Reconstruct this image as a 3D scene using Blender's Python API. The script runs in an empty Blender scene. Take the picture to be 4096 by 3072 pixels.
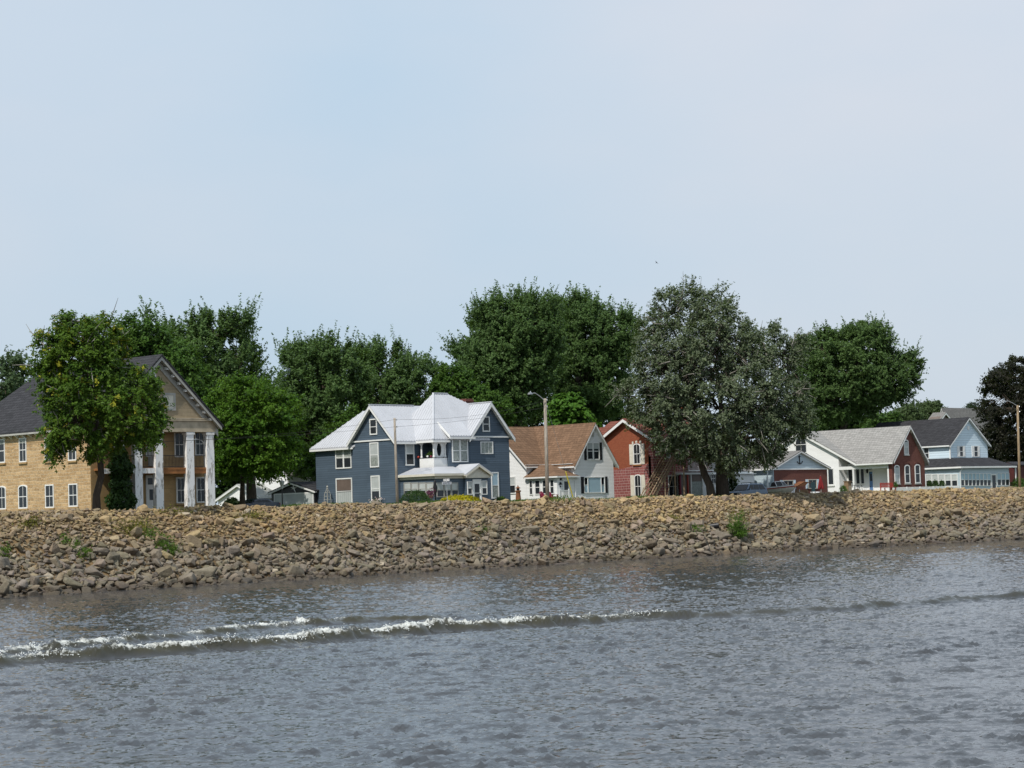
import bpy, bmesh, math, random
import numpy as np
from mathutils import Vector
random.seed(11); rng = np.random.default_rng(11)
SC = bpy.context.scene; COL = SC.collection
rad = math.radians
# ------------------------------------------------------------------ camera geometry (world: X along the river bank, Y inland, Z up, metres)
FPX = 8703.0; EYE = np.array([0, 0, 4.17])
_b, _p, _r = rad(44.3), rad(3.446), rad(1.8)
HF = np.array([math.cos(_b), math.sin(_b), 0]); ZZ = np.array([0, 0, 1.0]); R0 = np.array([math.sin(_b), -math.cos(_b), 0])
FW = HF*math.cos(_p)+ZZ*math.sin(_p); U0 = -HF*math.sin(_p)+ZZ*math.cos(_p)
CR = math.cos(_r)*R0-math.sin(_r)*U0; CU = math.cos(_r)*U0+math.sin(_r)*R0
def ray(q): return FW+CR*((q[0]-2048)/FPX)+CU*((1536-q[1])/FPX)
def onY(q, Y): d = ray(q); return EYE+d*((Y-EYE[1])/d[1])
def onX(q, X): d = ray(q); return EYE+d*((X-EYE[0])/d[0])
def onZ(q, Z): d = ray(q); return EYE+d*((Z-EYE[2])/d[2])
def atD(q, D): d = ray(q); return EYE+d*(D/(d@HF))
def depth(P): return (np.array(P)-EYE)@HF
def pxy(P):
    d = np.array(P)-EYE; k = d@FW; return np.array((2048+FPX*(d@CR)/k, 1536-FPX*(d@CU)/k))
def zm(ox, oy, s): return lambda x, y: (ox+x/s, oy+y/s)
za = zm(500, 1380, 2.44); z1 = zm(0, 1100, 1.659); z2 = zm(800, 1200, 1.8436); z3 = zm(1200, 1500, 2.4578); z3b = zm(1500, 1700, 4.0218)
z4 = zm(1950, 1600, 3.687); z5 = zm(2350, 1600, 3.687); z6 = zm(2800, 1650, 3.16); z6b = zm(2900, 1880, 4.424); z7 = zm(3400, 1550, 3.178); z2b = zm(850, 1850, 4.424)
zt5 = zm(1750, 1100, 2.458); zt7 = zm(2400, 1080, 2.37); zt8 = zm(3100, 1250, 3.403); zt10 = zm(3850, 1380, 2.676); zV = lambda x, y: (x*1.8517, y*1.8517)
zP = lambda x, y: (x, y)
cam = bpy.data.cameras.new('camera'); co = bpy.data.objects.new('camera', cam); COL.objects.link(co)
cam.sensor_width = 36; cam.lens = FPX/4096*36; cam.clip_start = .5; cam.clip_end = 20000
m = np.eye(4); m[:3, 0] = CR; m[:3, 1] = CU; m[:3, 2] = -FW; m[:3, 3] = EYE
from mathutils import Matrix
co.matrix_world = Matrix(m.tolist()); SC.camera = co
# ------------------------------------------------------------------ material helpers
class NT:
    def __init__(s, name):
        s.m = bpy.data.materials.new(name); s.m.use_nodes = True; s.t = s.m.node_tree; s.t.nodes.clear()
        s.out = s.t.nodes.new('ShaderNodeOutputMaterial')
    def n(s, typ, props=None, **inp):
        o = s.t.nodes.new('ShaderNode'+typ)
        for k, v in (props or {}).items(): setattr(o, k, v)
        for k, v in inp.items(): s.set(o, k, v)
        return o
    def set(s, o, k, v):
        k2 = k.replace('_', ' ')
        i = o.inputs[int(k[1:])] if (k[0] == 'i' and k[1:].isdigit()) else o.inputs[k2]
        if isinstance(v, bpy.types.NodeSocket): s.t.links.new(v, i)
        elif isinstance(v, bpy.types.Node): s.t.links.new(v.outputs[0], i)
        else:
            if isinstance(v, tuple) and len(v) == 3 and i.type == 'RGBA': v = (*v, 1)
            i.default_value = v
    def math(s, op, a, b=0.0, c=None):
        o = s.t.nodes.new('ShaderNodeMath'); o.operation = op; s.set(o, 'i0', a); s.set(o, 'i1', b)
        if c is not None: s.set(o, 'i2', c)
        return o.outputs[0]
    def mix(s, f, a, b, mode='MIX'):
        o = s.t.nodes.new('ShaderNodeMix'); o.data_type = 'RGBA'; o.blend_type = mode
        for i, v in ((0, f), (6, a), (7, b)):
            if isinstance(v, bpy.types.NodeSocket): s.t.links.new(v, o.inputs[i])
            elif isinstance(v, bpy.types.Node): s.t.links.new(v.outputs[0], o.inputs[i])
            else: o.inputs[i].default_value = (*v, 1) if isinstance(v, tuple) and len(v) == 3 else v
        return o.outputs[2]
    def ramp(s, f, stops):
        o = s.t.nodes.new('ShaderNodeValToRGB'); e = o.color_ramp.elements
        while len(e) < len(stops): e.new(.5)
        for k, (p, c) in enumerate(stops): e[k].position = p; e[k].color = (*c, 1) if isinstance(c, tuple) else (c, c, c, 1)
        s.set(o, 'i0', f); return o.outputs[0]
    def pos(s): return s.n('NewGeometry').outputs['Position']
    def noise(s, scale, detail=3.0, vec=None, rough=.55):
        o = s.n('TexNoise', Scale=scale, Detail=detail, Roughness=rough)
        s.t.links.new(vec if vec is not None else s.pos(), o.inputs['Vector']); return o.outputs['Fac']
    def bump(s, h, strength=.5, dist=.05): return s.n('Bump', Height=h, Strength=strength, Distance=dist).outputs[0]
    def pbsdf(s, col, rough=.6, spec=.4, **k):
        o = s.n('BsdfPrincipled', Base_Color=col, Roughness=rough, Specular_IOR_Level=spec, **k); s.set(s.out, 'Surface', o); return o
MATS = {}
def wallvec(t, su=1.0, sv=1.0):        # u = X+Y (one of them is constant on every wall), v = Z
    x = t.n('SeparateXYZ', Vector=t.pos())
    u = t.math('MULTIPLY', t.math('ADD', x.outputs[0], x.outputs[1]), su); v = t.math('MULTIPLY', x.outputs[2], sv)
    return t.n('CombineXYZ', X=u, Y=v).outputs[0], u, v
def paint(name, c, rough=.55, var=.18, scale=.9, spec=.3, metal=0.0):
    if name in MATS: return MATS[name]
    t = NT(name); f = t.noise(scale, 6); g = t.noise(scale*9, 3)
    col = t.mix(t.ramp(f, [(.3, 0.0), (.75, 1.0)]), tuple(v*(1-var) for v in c), tuple(min(1, v*(1+var*.4)) for v in c))
    col = t.mix(t.math('MULTIPLY', t.ramp(g, [(.55, 0.0), (.8, 1.0)]), .35), col, tuple(v*.55 for v in c))
    t.pbsdf(col, rough, spec, Metallic=metal, Normal=t.bump(g, .25, .01)); MATS[name] = t.m; return t.m
def siding(name, c, board=.2, lap_shade=.5, var=.12):
    t = NT(name); vec, u, v = wallvec(t)
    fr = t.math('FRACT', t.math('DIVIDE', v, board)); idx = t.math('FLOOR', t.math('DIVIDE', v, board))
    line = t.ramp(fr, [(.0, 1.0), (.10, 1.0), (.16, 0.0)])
    wn = t.n('TexWhiteNoise', {'noise_dimensions': '2D'}, Vector=t.n('CombineXYZ', X=idx, Y=t.math('FLOOR', t.math('DIVIDE', u, 3.1))).outputs[0]).outputs[0]
    f = t.math('ADD', t.math('MULTIPLY', t.noise(.7, 6), .7), t.math('MULTIPLY', wn, .3))
    col = t.mix(t.ramp(f, [(.3, 0.0), (.75, 1.0)]), tuple(k*(1-var) for k in c), tuple(min(1, k*(1+var*.5)) for k in c))
    col = t.mix(t.math('MULTIPLY', line, lap_shade), col, tuple(k*.35 for k in c))  # shade under each lapped board, painted into the colour as a dark line
    h = t.math('SUBTRACT', 1.0, fr)
    t.pbsdf(col, .55, .3, Normal=t.bump(h, .6, .03)); return t.m
def bricky(name, c1, c2, mortar, bw, bh, ms=.012, rough=.85, var=.3, offs=.5, squash=1.0, bumpd=.02, skew=0.0):
    t = NT(name); vec, u, v = wallvec(t)
    if skew:
        nz = t.n('TexNoise', Scale=.8, Detail=2.0); t.t.links.new(vec, nz.inputs['Vector'])
        vec = t.n('MixRGB', {'blend_type': 'LINEAR_LIGHT'}, Fac=skew, Color1=vec, Color2=nz.outputs['Color']).outputs[0]
    b = t.n('TexBrick', {'offset': offs, 'squash': squash, 'squash_frequency': 3}, Vector=vec, Color1=c1, Color2=c2, Mortar=mortar, Scale=1.0, Mortar_Size=ms, Mortar_Smooth=.3, Bias=0.0, Brick_Width=bw, Row_Height=bh)
    n1 = t.noise(.5, 6); n2 = t.noise(5.0, 4)
    col = t.mix(t.math('MULTIPLY', t.ramp(n1, [(.35, 0.0), (.7, 1.0)]), var), b.outputs[0], t.mix(.5, b.outputs[0], (c2[0]*.5, c2[1]*.5, c2[2]*.5)))
    col = t.mix(t.math('MULTIPLY', t.ramp(n2, [(.5, 0.0), (.75, 1.0)]), var*.8), col, tuple(min(1, k*1.35) for k in c1))
    h = t.math('ADD', t.math('MULTIPLY', b.outputs[1], -1.0), t.math('MULTIPLY', n2, .7))
    t.pbsdf(col, rough, .2, Normal=t.bump(h, .8, bumpd)); return t.m
def shingle(name, c, row=.22, var=.35):
    t = NT(name); vec, u, v = wallvec(t, 1.0, 1.0)
    c1 = tuple(k*(1+var*.35) for k in c); c2 = tuple(k*(1-var) for k in c)
    b = t.n('TexBrick', {'offset': .5}, Vector=vec, Color1=c1, Color2=c2, Mortar=tuple(k*.35 for k in c), Scale=1.0, Mortar_Size=.018, Mortar_Smooth=.4, Bias=-.15, Brick_Width=.42, Row_Height=row)
    n1 = t.noise(.35, 6); n2 = t.noise(7.0, 3)
    col = t.mix(t.math('MULTIPLY', t.ramp(n1, [(.3, 0.0), (.75, 1.0)]), .35), b.outputs[0], tuple(k*.6 for k in c))
    col = t.mix(t.math('MULTIPLY', t.ramp(n2, [(.5, 0.0), (.75, 1.0)]), .4), col, tuple(min(1, k*1.5) for k in c))
    t.pbsdf(col, .9, .15, Normal=t.bump(t.math('ADD', t.math('MULTIPLY', b.outputs[1], -1.0), n2), .6, .02)); return t.m
def leafmat(under=None, trans=.3, rough=.45):
    t = NT('leaf'); a = t.n('Attribute', {'attribute_name': 'col'}).outputs['Color']
    col = a
    if under: col = t.mix(t.n('NewGeometry').outputs['Backfacing'], a, t.mix(.38, a, under))
    p = t.n('BsdfPrincipled', Base_Color=col, Roughness=rough, Specular_IOR_Level=.12)
    tr = t.n('BsdfTranslucent', Color=t.mix(.35, col, (.20, .30, .03)))
    s = t.n('MixShader', Fac=trans); t.t.links.new(p.outputs[0], s.inputs[1]); t.t.links.new(tr.outputs[0], s.inputs[2])
    t.set(t.out, 'Surface', s); return t.m
def rockmat(src, dark=1.0):
    t = NT('limestone'); col = t.n('ObjectInfo').outputs['Color'] if src == 'obj' else t.n('Attribute', {'attribute_name': 'col'}).outputs['Color']
    n1 = t.noise(3.0, 6); n2 = t.noise(14.0, 5, rough=.7)
    col = t.mix(t.math('MULTIPLY', t.ramp(n1, [(.35, 0.0), (.7, 1.0)]), .45), col, t.mix(1.0, col, (.55, .50, .46), 'MULTIPLY'))
    col = t.mix(t.math('MULTIPLY', t.ramp(n2, [(.50, 0.0), (.72, 1.0)]), .45), col, t.mix(.5, col, (.46, .42, .34)))
    col = t.mix(t.math('MULTIPLY', t.ramp(t.noise(7.0, 6, rough=.75), [(.50, 0.0), (.66, 1.0)]), .6), col, t.mix(1.0, col, (.42, .36, .30), 'MULTIPLY'))
    x = t.n('SeparateXYZ', Vector=t.pos()); wet = t.ramp(t.math('ADD', x.outputs[2], t.math('MULTIPLY', t.math('SUBTRACT', n1, .5), .6)), [(.26, 1.0), (.62, 0.0)])
    col = t.mix(t.math('MULTIPLY', wet, .7), col, (.045, .032, .022))
    t.pbsdf(col, t.math('SUBTRACT', .92, t.math('MULTIPLY', wet, .4)), .25, Normal=t.bump(t.math('ADD', t.math('MULTIPLY', n1, 1.2), n2), .9, .07)); return t.m
M = {}
M['white'] = paint('white_paint', (.80, .80, .78), var=.08); M['cream'] = paint('cream_paint', (.70, .66, .56)); M['trimgrey'] = paint('grey_trim', (.46, .45, .41), var=.3)
M['peel'] = None
def peel():
    t = NT('peeling_white_paint'); n = t.noise(2.2, 8, rough=.7); x = t.n('SeparateXYZ', Vector=t.pos())
    n3 = t.n('TexNoise', Scale=1.0, Detail=7.0, Roughness=.7, Vector=t.n('VectorMath', {'operation': 'MULTIPLY'}, i0=t.pos(), i1=(5.0, 5.0, 1.2)).outputs[0]).outputs['Fac']
    f = t.ramp(n3, [(.535, 0.0), (.59, 1.0)])
    col = t.mix(f, (.86, .85, .83), t.mix(n, (.52, .50, .46), (.30, .28, .25)))
    t.pbsdf(col, .7, .2, Normal=t.bump(n3, .6, .02)); return t.m
M['peel'] = peel()
M['glass'] = (lambda t: (t.pbsdf(t.mix(t.noise(.6, 2), (.012, .016, .02), (.04, .045, .05)), .08, .3), t.m)[1])(NT('window_glass'))
M['blind'] = paint('window_blind', (.50, .53, .52), .4, .2); M['lace'] = paint('lace_curtain', (.36, .39, .36), .5, .5, 6.0); M['bluecur'] = paint('pale_blue_curtain', (.38, .52, .60), .5, .1); M['browncur'] = paint('brown_blind', (.16, .12, .10), .5, .3)
M['black'] = paint('black_paint', (.015, .015, .017), .4); M['darkmetal'] = paint('dark_iron', (.04, .035, .035), .5); M['steel'] = paint('galvanised_steel', (.55, .56, .57), .35, .2, metal=.5)
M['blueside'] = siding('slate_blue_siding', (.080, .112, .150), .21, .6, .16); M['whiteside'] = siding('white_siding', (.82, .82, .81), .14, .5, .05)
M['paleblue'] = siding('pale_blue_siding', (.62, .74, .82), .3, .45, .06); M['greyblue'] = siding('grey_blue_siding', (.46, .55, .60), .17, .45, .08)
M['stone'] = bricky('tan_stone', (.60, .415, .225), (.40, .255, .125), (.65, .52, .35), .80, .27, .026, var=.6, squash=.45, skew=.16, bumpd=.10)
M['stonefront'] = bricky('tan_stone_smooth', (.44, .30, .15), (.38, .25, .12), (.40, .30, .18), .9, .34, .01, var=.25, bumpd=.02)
M['pediment'] = bricky('weathered_tan_boards', (.40, .32, .21), (.34, .27, .175), (.36, .30, .21), 3.0, .3, .01, var=.45, bumpd=.02)
M['redbrick'] = bricky('orange_red_brick', (.33, .100, .050), (.26, .070, .036), (.34, .16, .10), .22, .075, .008, var=.2)
M['darkbrick'] = bricky('dark_red_brick', (.185, .068, .053), (.13, .046, .040), (.24, .13, .10), .22, .075, .009, var=.3)
M['fauxstone'] = bricky('maroon_stone_veneer', (.30, .105, .095), (.23, .075, .070), (.62, .50, .46), .62, .27, .016, var=.25, squash=.55, skew=.05)
M['brownshingle'] = shingle('brown_shingles', (.205, .124, .077)); M['greyshingle'] = shingle('light_grey_shingles', (.33, .32, .305), var=.25); M['darkshingle'] = shingle('charcoal_shingles', (.048, .048, .053)); M['redshingle'] = shingle('red_brown_shingles', (.20, .075, .055), var=.2); M['midshingle'] = shingle('grey_shingles', (.22, .21, .20), var=.2)
M['metalroof'] = paint('white_metal_roof', (.52, .53, .56), .42, .10, .6, .4)
M['wood'] = paint('weathered_wood', (.52, .43, .32), .8, .4, 3.0); M['woodbrown'] = paint('brown_wood', (.26, .17, .10), .8, .4, 3.0); M['orangewood'] = paint('orange_brown_board', (.36, .15, .05), .7, .4, 2.0)
M['rust'] = paint('rusty_brown', (.22, .09, .04), .8, .4, 4.0); M['maroon'] = paint('dark_red_paint', (.22, .02, .05), .5, .2); M['red'] = paint('red_paint', (.42, .05, .03), .5, .2); M['canopy_red'] = paint('dark_red_canvas', (.24, .022, .024), .8, .3, 3.0); M['yellow'] = paint('yellow_plastic', (.75, .62, .06), .4, .1)
M['bluedoor'] = paint('blue_door', (.10, .20, .38), .4, .1); M['whiteplastic'] = paint('white_plastic', (.82, .82, .84), .35, .05)
def barkmat(name, c):
    t = NT(name); v = t.n('VectorMath', {'operation': 'MULTIPLY'}, i0=t.pos(), i1=(6.0, 6.0, 1.2)).outputs[0]
    n = t.noise(1.0, 6, v, .65); t.pbsdf(t.mix(t.ramp(n, [(.3, 0.0), (.7, 1.0)]), tuple(k*.5 for k in c), c), .9, .1, Normal=t.bump(n, 1.0, .08)); return t.m
M['bark'] = barkmat('dark_bark', (.085, .068, .052)); M['greybark'] = barkmat('grey_bark', (.22, .20, .18)); M['oldbark'] = barkmat('furrowed_bark', (.10, .082, .065)); M['palebark'] = barkmat('pale_twig_bark', (.34, .32, .28)); M['pole'] = barkmat('weathered_pole_wood', (.44, .385, .32)); M['polebrown'] = barkmat('brown_pole_wood', (.40, .30, .19))
M['leaf'] = leafmat(); M['leafpale'] = leafmat((.27, .30, .22), .30, .5); M['leafmaple'] = leafmat((.13, .20, .085), .34)
M['rock_obj'] = rockmat('obj'); M['rock_att'] = rockmat('att')
# ------------------------------------------------------------------ objects
ORG = {}
def tagp(o, label=None, cat=None, group=None, kind=None):
    for k, v in (('label', label), ('category', cat), ('group', group), ('kind', kind)):
        if v: o[k] = v
    return o
def thing(name, label, cat, loc, group=None):
    o = bpy.data.objects.new(name, None); COL.objects.link(o); o.location = tuple(loc); o.empty_display_size = .2
    ORG[o.name] = np.array(loc, float); return tagp(o, label, cat, group)
def link(name, me, mat, parent=None, loc=None):
    o = bpy.data.objects.new(name, me); COL.objects.link(o)
    for mm in (mat if isinstance(mat, list) else [mat]): me.materials.append(mm)
    if parent is not None: o.parent = parent; ORG[o.name] = ORG[parent.name]
    else: o.location = tuple(loc) if loc is not None else (0, 0, 0); ORG[o.name] = np.array(o.location)
    return o
class MB:
    def __init__(s): s.v = []; s.f = []; s.mi = []
    def add(s, vs, fs, mi=0):
        k = len(s.v); s.v += [tuple(float(c) for c in p) for p in vs]; s.f += [tuple(i+k for i in f) for f in fs]; s.mi += [mi]*len(fs); return s
    def box(s, x0, x1, y0, y1, z0, z1, mi=0):
        return s.add([(x, y, z) for z in (z0, z1) for y in (y0, y1) for x in (x0, x1)], [(0, 2, 3, 1), (4, 5, 7, 6), (0, 1, 5, 4), (2, 6, 7, 3), (0, 4, 6, 2), (1, 3, 7, 5)], mi)
    def prism(s, pts, vec, mi=0):
        n = len(pts); a = [np.array(p, float) for p in pts]; b = [p+np.array(vec) for p in a]
        return s.add(a+b, [tuple(range(n))[::-1], tuple(range(n, 2*n))]+[(i, (i+1) % n, n+(i+1) % n, n+i) for i in range(n)], mi)
    def slab(s, pts, th, mi=0): return s.prism(pts, (0, 0, -th), mi)
    def beam(s, p, q, w, h, mi=0):      # vertical-sided bar, its top edge runs p to q
        p = np.array(p, float); q = np.array(q, float); d = q-p; hz = np.array([d[0], d[1], 0]); l = np.linalg.norm(hz)
        sd = np.array([-hz[1], hz[0], 0])/l*w/2 if l > 1e-4 else np.array([w/2, 0, 0])
        if l <= 1e-4: return s.box(p[0]-w/2, p[0]+w/2, p[1]-h/2, p[1]+h/2, min(p[2], q[2]), max(p[2], q[2]), mi)
        return s.prism([p-sd, p+sd, q+sd, q-sd], (0, 0, -h), mi)
    def tube(s, pts, rs, n=6, cap=True, mi=0):
        pts = [np.array(p, float) for p in pts]; rs = [rs]*len(pts) if np.isscalar(rs) else list(rs); k = len(s.v); vs = []
        for i, p in enumerate(pts):
            d = pts[min(i+1, len(pts)-1)]-pts[max(i-1, 0)]; d = d/(np.linalg.norm(d)+1e-9)
            a = np.cross(d, (1, 0, 0) if abs(d[0]) < .8 else (0, 1, 0)); a /= np.linalg.norm(a); b = np.cross(d, a)
            vs += [p+rs[i]*(math.cos(t)*a+math.sin(t)*b) for t in np.linspace(0, 2*math.pi, n, endpoint=False)]
        fs = [(i*n+j, i*n+(j+1) % n, (i+1)*n+(j+1) % n, (i+1)*n+j) for i in range(len(pts)-1) for j in range(n)]
        if cap: fs += [tuple(range(n))[::-1], tuple(range((len(pts)-1)*n, len(pts)*n))]
        return s.add(vs, fs, mi)
    def lathe(s, c, prof, n=10, mi=0):
        vs = [(c[0]+r*math.cos(t), c[1]+r*math.sin(t), c[2]+z) for r, z in prof for t in np.linspace(0, 2*math.pi, n, endpoint=False)]
        fs = [(i*n+j, i*n+(j+1) % n, (i+1)*n+(j+1) % n, (i+1)*n+j) for i in range(len(prof)-1) for j in range(n)]
        return s.add(vs, fs+[tuple(range(n))[::-1], tuple(range((len(prof)-1)*n, len(prof)*n))], mi)
    def build(s, name, mat, parent=None, loc=None, smooth=False, label=None, bevel=0):
        org = ORG[parent.name] if parent is not None else np.array(loc if loc is not None else (0, 0, 0), float)
        me = bpy.data.meshes.new(name); me.from_pydata([tuple(np.array(p)-org) for p in s.v], [], s.f)
        bm = bmesh.new(); bm.from_mesh(me)
        for f, k in zip(bm.faces, s.mi): f.material_index = k; f.smooth = smooth
        bmesh.ops.recalc_face_normals(bm, faces=bm.faces)
        if bevel: bmesh.ops.bevel(bm, geom=[e for e in bm.edges if e.calc_face_angle(0) > .5], offset=bevel, segments=2, affect='EDGES', clamp_overlap=True)
        bm.to_mesh(me); bm.free(); o = link(name, me, mat, parent, loc)
        if label: o['label'] = label
        return o
def fast_mesh(name, V, F, cols=None, smooth=False):      # V (n,3), F (m,k) all faces the same size
    me = bpy.data.meshes.new(name); n, (mm, k) = len(V), F.shape
    me.vertices.add(n); me.vertices.foreach_set('co', np.ascontiguousarray(V, np.float32).ravel())
    me.loops.add(mm*k); me.loops.foreach_set('vertex_index', np.ascontiguousarray(F, np.int32).ravel())
    me.polygons.add(mm); me.polygons.foreach_set('loop_start', np.arange(0, mm*k, k, dtype=np.int32)); me.polygons.foreach_set('loop_total', np.full(mm, k, np.int32))
    me.polygons.foreach_set('use_smooth', np.full(mm, smooth, bool)); me.update(calc_edges=True)
    if cols is not None:
        ca = me.color_attributes.new('col', 'FLOAT_COLOR', 'POINT'); c4 = np.ones((n, 4), np.float32); c4[:, :3] = cols; ca.data.foreach_set('color', c4.ravel())
    return me
# ------------------------------------------------------------------ openings on walls. face = ('x', X) looks to -X, ('y', Y) looks to -Y
def fq(face, q): return onX(q, face[1]) if face[0] == 'x' else onY(q, face[1])
def frect(face, zf, x0, y0, x1, y1):
    xm, ym = (x0+x1)/2, (y0+y1)/2; k = 1 if face[0] == 'x' else 0
    u = sorted((fq(face, zf(x0, ym))[k], fq(face, zf(x1, ym))[k])); return u[0], u[1], fq(face, zf(xm, y1))[2], fq(face, zf(xm, y0))[2]
def P3(face, u, z, d): return (face[1]-d, u, z) if face[0] == 'x' else (u, face[1]-d, z)
def fbox(mb, face, u0, u1, z0, z1, d0, d1, mi=0):
    if face[0] == 'x': mb.box(face[1]-d1, face[1]-d0, u0, u1, z0, z1, mi)
    else: mb.box(u0, u1, face[1]-d1, face[1]-d0, z0, z1, mi)
def outline(u0, u1, z0, z1, arch=0, n=8):
    if not arch: return [(u0, z0), (u1, z0), (u1, z1), (u0, z1)]
    c, r, h = (u0+u1)/2, (u1-u0)/2, (u1-u0)/2*arch
    return [(u0, z0), (u1, z0)]+[(c+r*math.cos(t), z1-h+h*math.sin(t)) for t in np.linspace(0, math.pi, n+1)]
def ring(mb, face, out, inn, d0, d1):
    n = len(out); vs = [P3(face, *p, d) for d in (d0, d1) for L in (out, inn) for p in L]; fs = []
    for i in range(n):
        j = (i+1) % n; fs += [(i, j, n+j, n+i), (2*n+i, 3*n+i, 3*n+j, 2*n+j), (i, 2*n+i, 2*n+j, j), (n+i, n+j, 3*n+j, 3*n+i)]
    mb.add(vs, fs)
def window(par, face, rc, fr='white', trim=.11, arch=0, mid=True, mun=0, blind=None, bfrac=.5, lower=None, sill=None, double=False, shut=None, sw=.36, name='window', proud=.07, glass='glass'):
    u0, u1, z0, z1 = rc; mb = MB(); out = outline(u0, u1, z0, z1, arch); inn = outline(u0+trim, u1-trim, z0+trim, z1-trim, arch); ring(mb, face, out, inn, -.02, proud)
    a, b, c, d = u0+trim, u1-trim, z0+trim, z1-trim; zm_ = (c+d)/2
    if mid: fbox(mb, face, a, b, zm_-.03, zm_+.03, .0, .05)
    if double: fbox(mb, face, (a+b)/2-.09, (a+b)/2+.09, c, d, .0, proud-.01)
    for k in range(mun): x = a+(b-a)*(k+1)/(mun+1); fbox(mb, face, x-.018, x+.018, c, d, .0, .045)
    w = mb.build(name, M[fr], par)
    g = MB(); g.prism([P3(face, *p, .008) for p in inn], np.array(P3(face, 0, 0, .022))-np.array(P3(face, 0, 0, .008))); g.build('pane', M[glass], w)
    if blind:
        g = MB(); fbox(g, face, a+.02, b-.02, d-(d-c)*bfrac, d-.02-(arch*(b-a)*.35), .0225, .03); g.build('blind', M[blind], w)
    if lower:
        g = MB(); n = 14
        for k in range(n): x = a+.03+(b-a-.06)*k/n; fbox(g, face, x, x+(b-a-.06)/n*.86, c+.02, c+(d-c)*.46, .0225, .029+.008*(k % 2))
        g.build('curtain', M[lower], w)
    if sill: g = MB(); fbox(g, face, u0-.08, u1+.08, z0-.14, z0-.005, -.02, .12); g.build('sill', M[sill], w)
    if shut:
        for s in (-1, 1):
            g = MB(); x = (u0-sw-.03) if s < 0 else (u1+.03); fbox(g, face, x, x+sw, z0, z1-arch*.12, -.01, .05)
            for zz in (z0+.08, (z0+z1)/2+.05): fbox(g, face, x+.06, x+sw-.06, zz, zz+(z1-z0)/2-.2, .04, .062)
            g.build('shutter', M[shut], par)
    return w
def door(par, face, rc, mat, panes, fr='white', trim=.1):
    u0, u1, z0, z1 = rc; f = MB(); ring(f, face, outline(*rc), outline(u0+trim, u1-trim, z0, z1-trim), -.02, .07); d = MB(); fbox(d, face, u0+trim, u1-trim, z0, z1-trim, .0, .035)
    o = d.build('door', M[mat], par); f.build('door_frame', M[fr], o)
    for (a, b, c, e) in panes:
        g = MB(); L, H = u1-u0-2*trim, z1-trim-z0; fbox(g, face, u0+trim+a*L, u0+trim+b*L, z0+c*H, z0+e*H, .03, .045); g.build('pane', M['glass'], o)
    h = MB(); fbox(h, face, u1-trim-.12, u1-trim-.07, z0+.95, z0+1.08, .03, .09); h.build('handle', M['darkmetal'], o); return o
def gwall_y(mb, x0, x1, y0, y1, zb, ze, xr, zr, mi=0): mb.prism([(x0, y0, zb), (x1, y0, zb), (x1, y0, ze), (xr, y0, zr), (x0, y0, ze)], (0, y1-y0, 0), mi)
def gwall_x(mb, y0, y1, x0, x1, zb, ze, yr, zr, mi=0): mb.prism([(x0, y0, zb), (x0, y1, zb), (x0, y1, ze), (x0, yr, zr), (x0, y0, ze)], (x1-x0, 0, 0), mi)
def roof_y(mb, x0, x1, xr, ze0, zr, y0, y1, th=.14, ze1=None):
    ze1 = ze0 if ze1 is None else ze1
    mb.slab([(x0, y0, ze0), (xr, y0, zr), (xr, y1, zr), (x0, y1, ze0)], th); mb.slab([(xr, y0, zr), (x1, y0, ze1), (x1, y1, ze1), (xr, y1, zr)], th)
def roof_x(mb, y0, y1, yr, ze0, zr, x0, x1, th=.14, ze1=None):
    ze1 = ze0 if ze1 is None else ze1
    mb.slab([(x0, y0, ze0), (x0, yr, zr), (x1, yr, zr), (x1, y0, ze0)], th); mb.slab([(x0, yr, zr), (x0, y1, ze1), (x1, y1, ze1), (x1, yr, zr)], th)
def rake_y(mb, x0, x1, xr, ze, zr, y, o=.4, h=.26, ze1=None):     # boards and white soffit under a gable that looks to -Y
    for xe, e in ((x0, ze), (x1, ze if ze1 is None else ze1)):
        mb.beam((xe, y+.03, e-.10), (xr, y+.03, zr-.10), .07, h); mb.beam((xe, y+o/2+.04, e-.165), (xr, y+o/2+.04, zr-.165), o, .035)
def rake_x(mb, y0, y1, yr, ze, zr, x, o=.4, h=.26, ze1=None):
    for ye, e in ((y0, ze), (y1, ze if ze1 is None else ze1)):
        mb.beam((x+.03, ye, e-.10), (x+.03, yr, zr-.10), .07, h); mb.beam((x+o/2+.04, ye, e-.165), (x+o/2+.04, yr, zr-.165), o, .035)
# ================================================================== sky, sun
SUN_EL, SUN_AZ = rad(50), rad(14)
SV = Vector((-math.cos(SUN_EL)*math.cos(SUN_AZ), -math.cos(SUN_EL)*math.sin(SUN_AZ), math.sin(SUN_EL)))
W = bpy.data.worlds.new('World'); SC.world = W; W.use_nodes = True; wt = W.node_tree; wt.nodes.clear()
class WT(NT):
    def __init__(s, t): s.t = t
w = WT(wt); wo = wt.nodes.new('ShaderNodeOutputWorld')
sky = w.n('TexSky', {'sky_type': 'NISHITA', 'sun_disc': False, 'sun_elevation': SUN_EL, 'sun_rotation': math.atan2(SV.x, SV.y), 'air_density': 1.0, 'dust_density': 1.5, 'ozone_density': 1.2})
dirn = w.n('TexCoord').outputs['Generated']
mp = w.n('VectorMath', {'operation': 'MULTIPLY'}, i0=dirn, i1=(1.0, 1.0, 2.2)).outputs[0]
n1 = w.noise(2.6, 5, mp, .5); n2 = w.noise(7.0, 4, mp, .5)
cl = w.math('ADD', w.math('MULTIPLY', n1, .75), w.math('MULTIPLY', n2, .25))
def bank_of(q, r0_, r1_): d = ray(q); d = d/np.linalg.norm(d); return w.ramp(w.n('VectorMath', {'operation': 'DOT_PRODUCT'}, i0=dirn, i1=tuple(d)).outputs['Value'], [(math.cos(rad(r1_)), 0.0), (math.cos(rad(r0_)), 1.0)])
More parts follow.
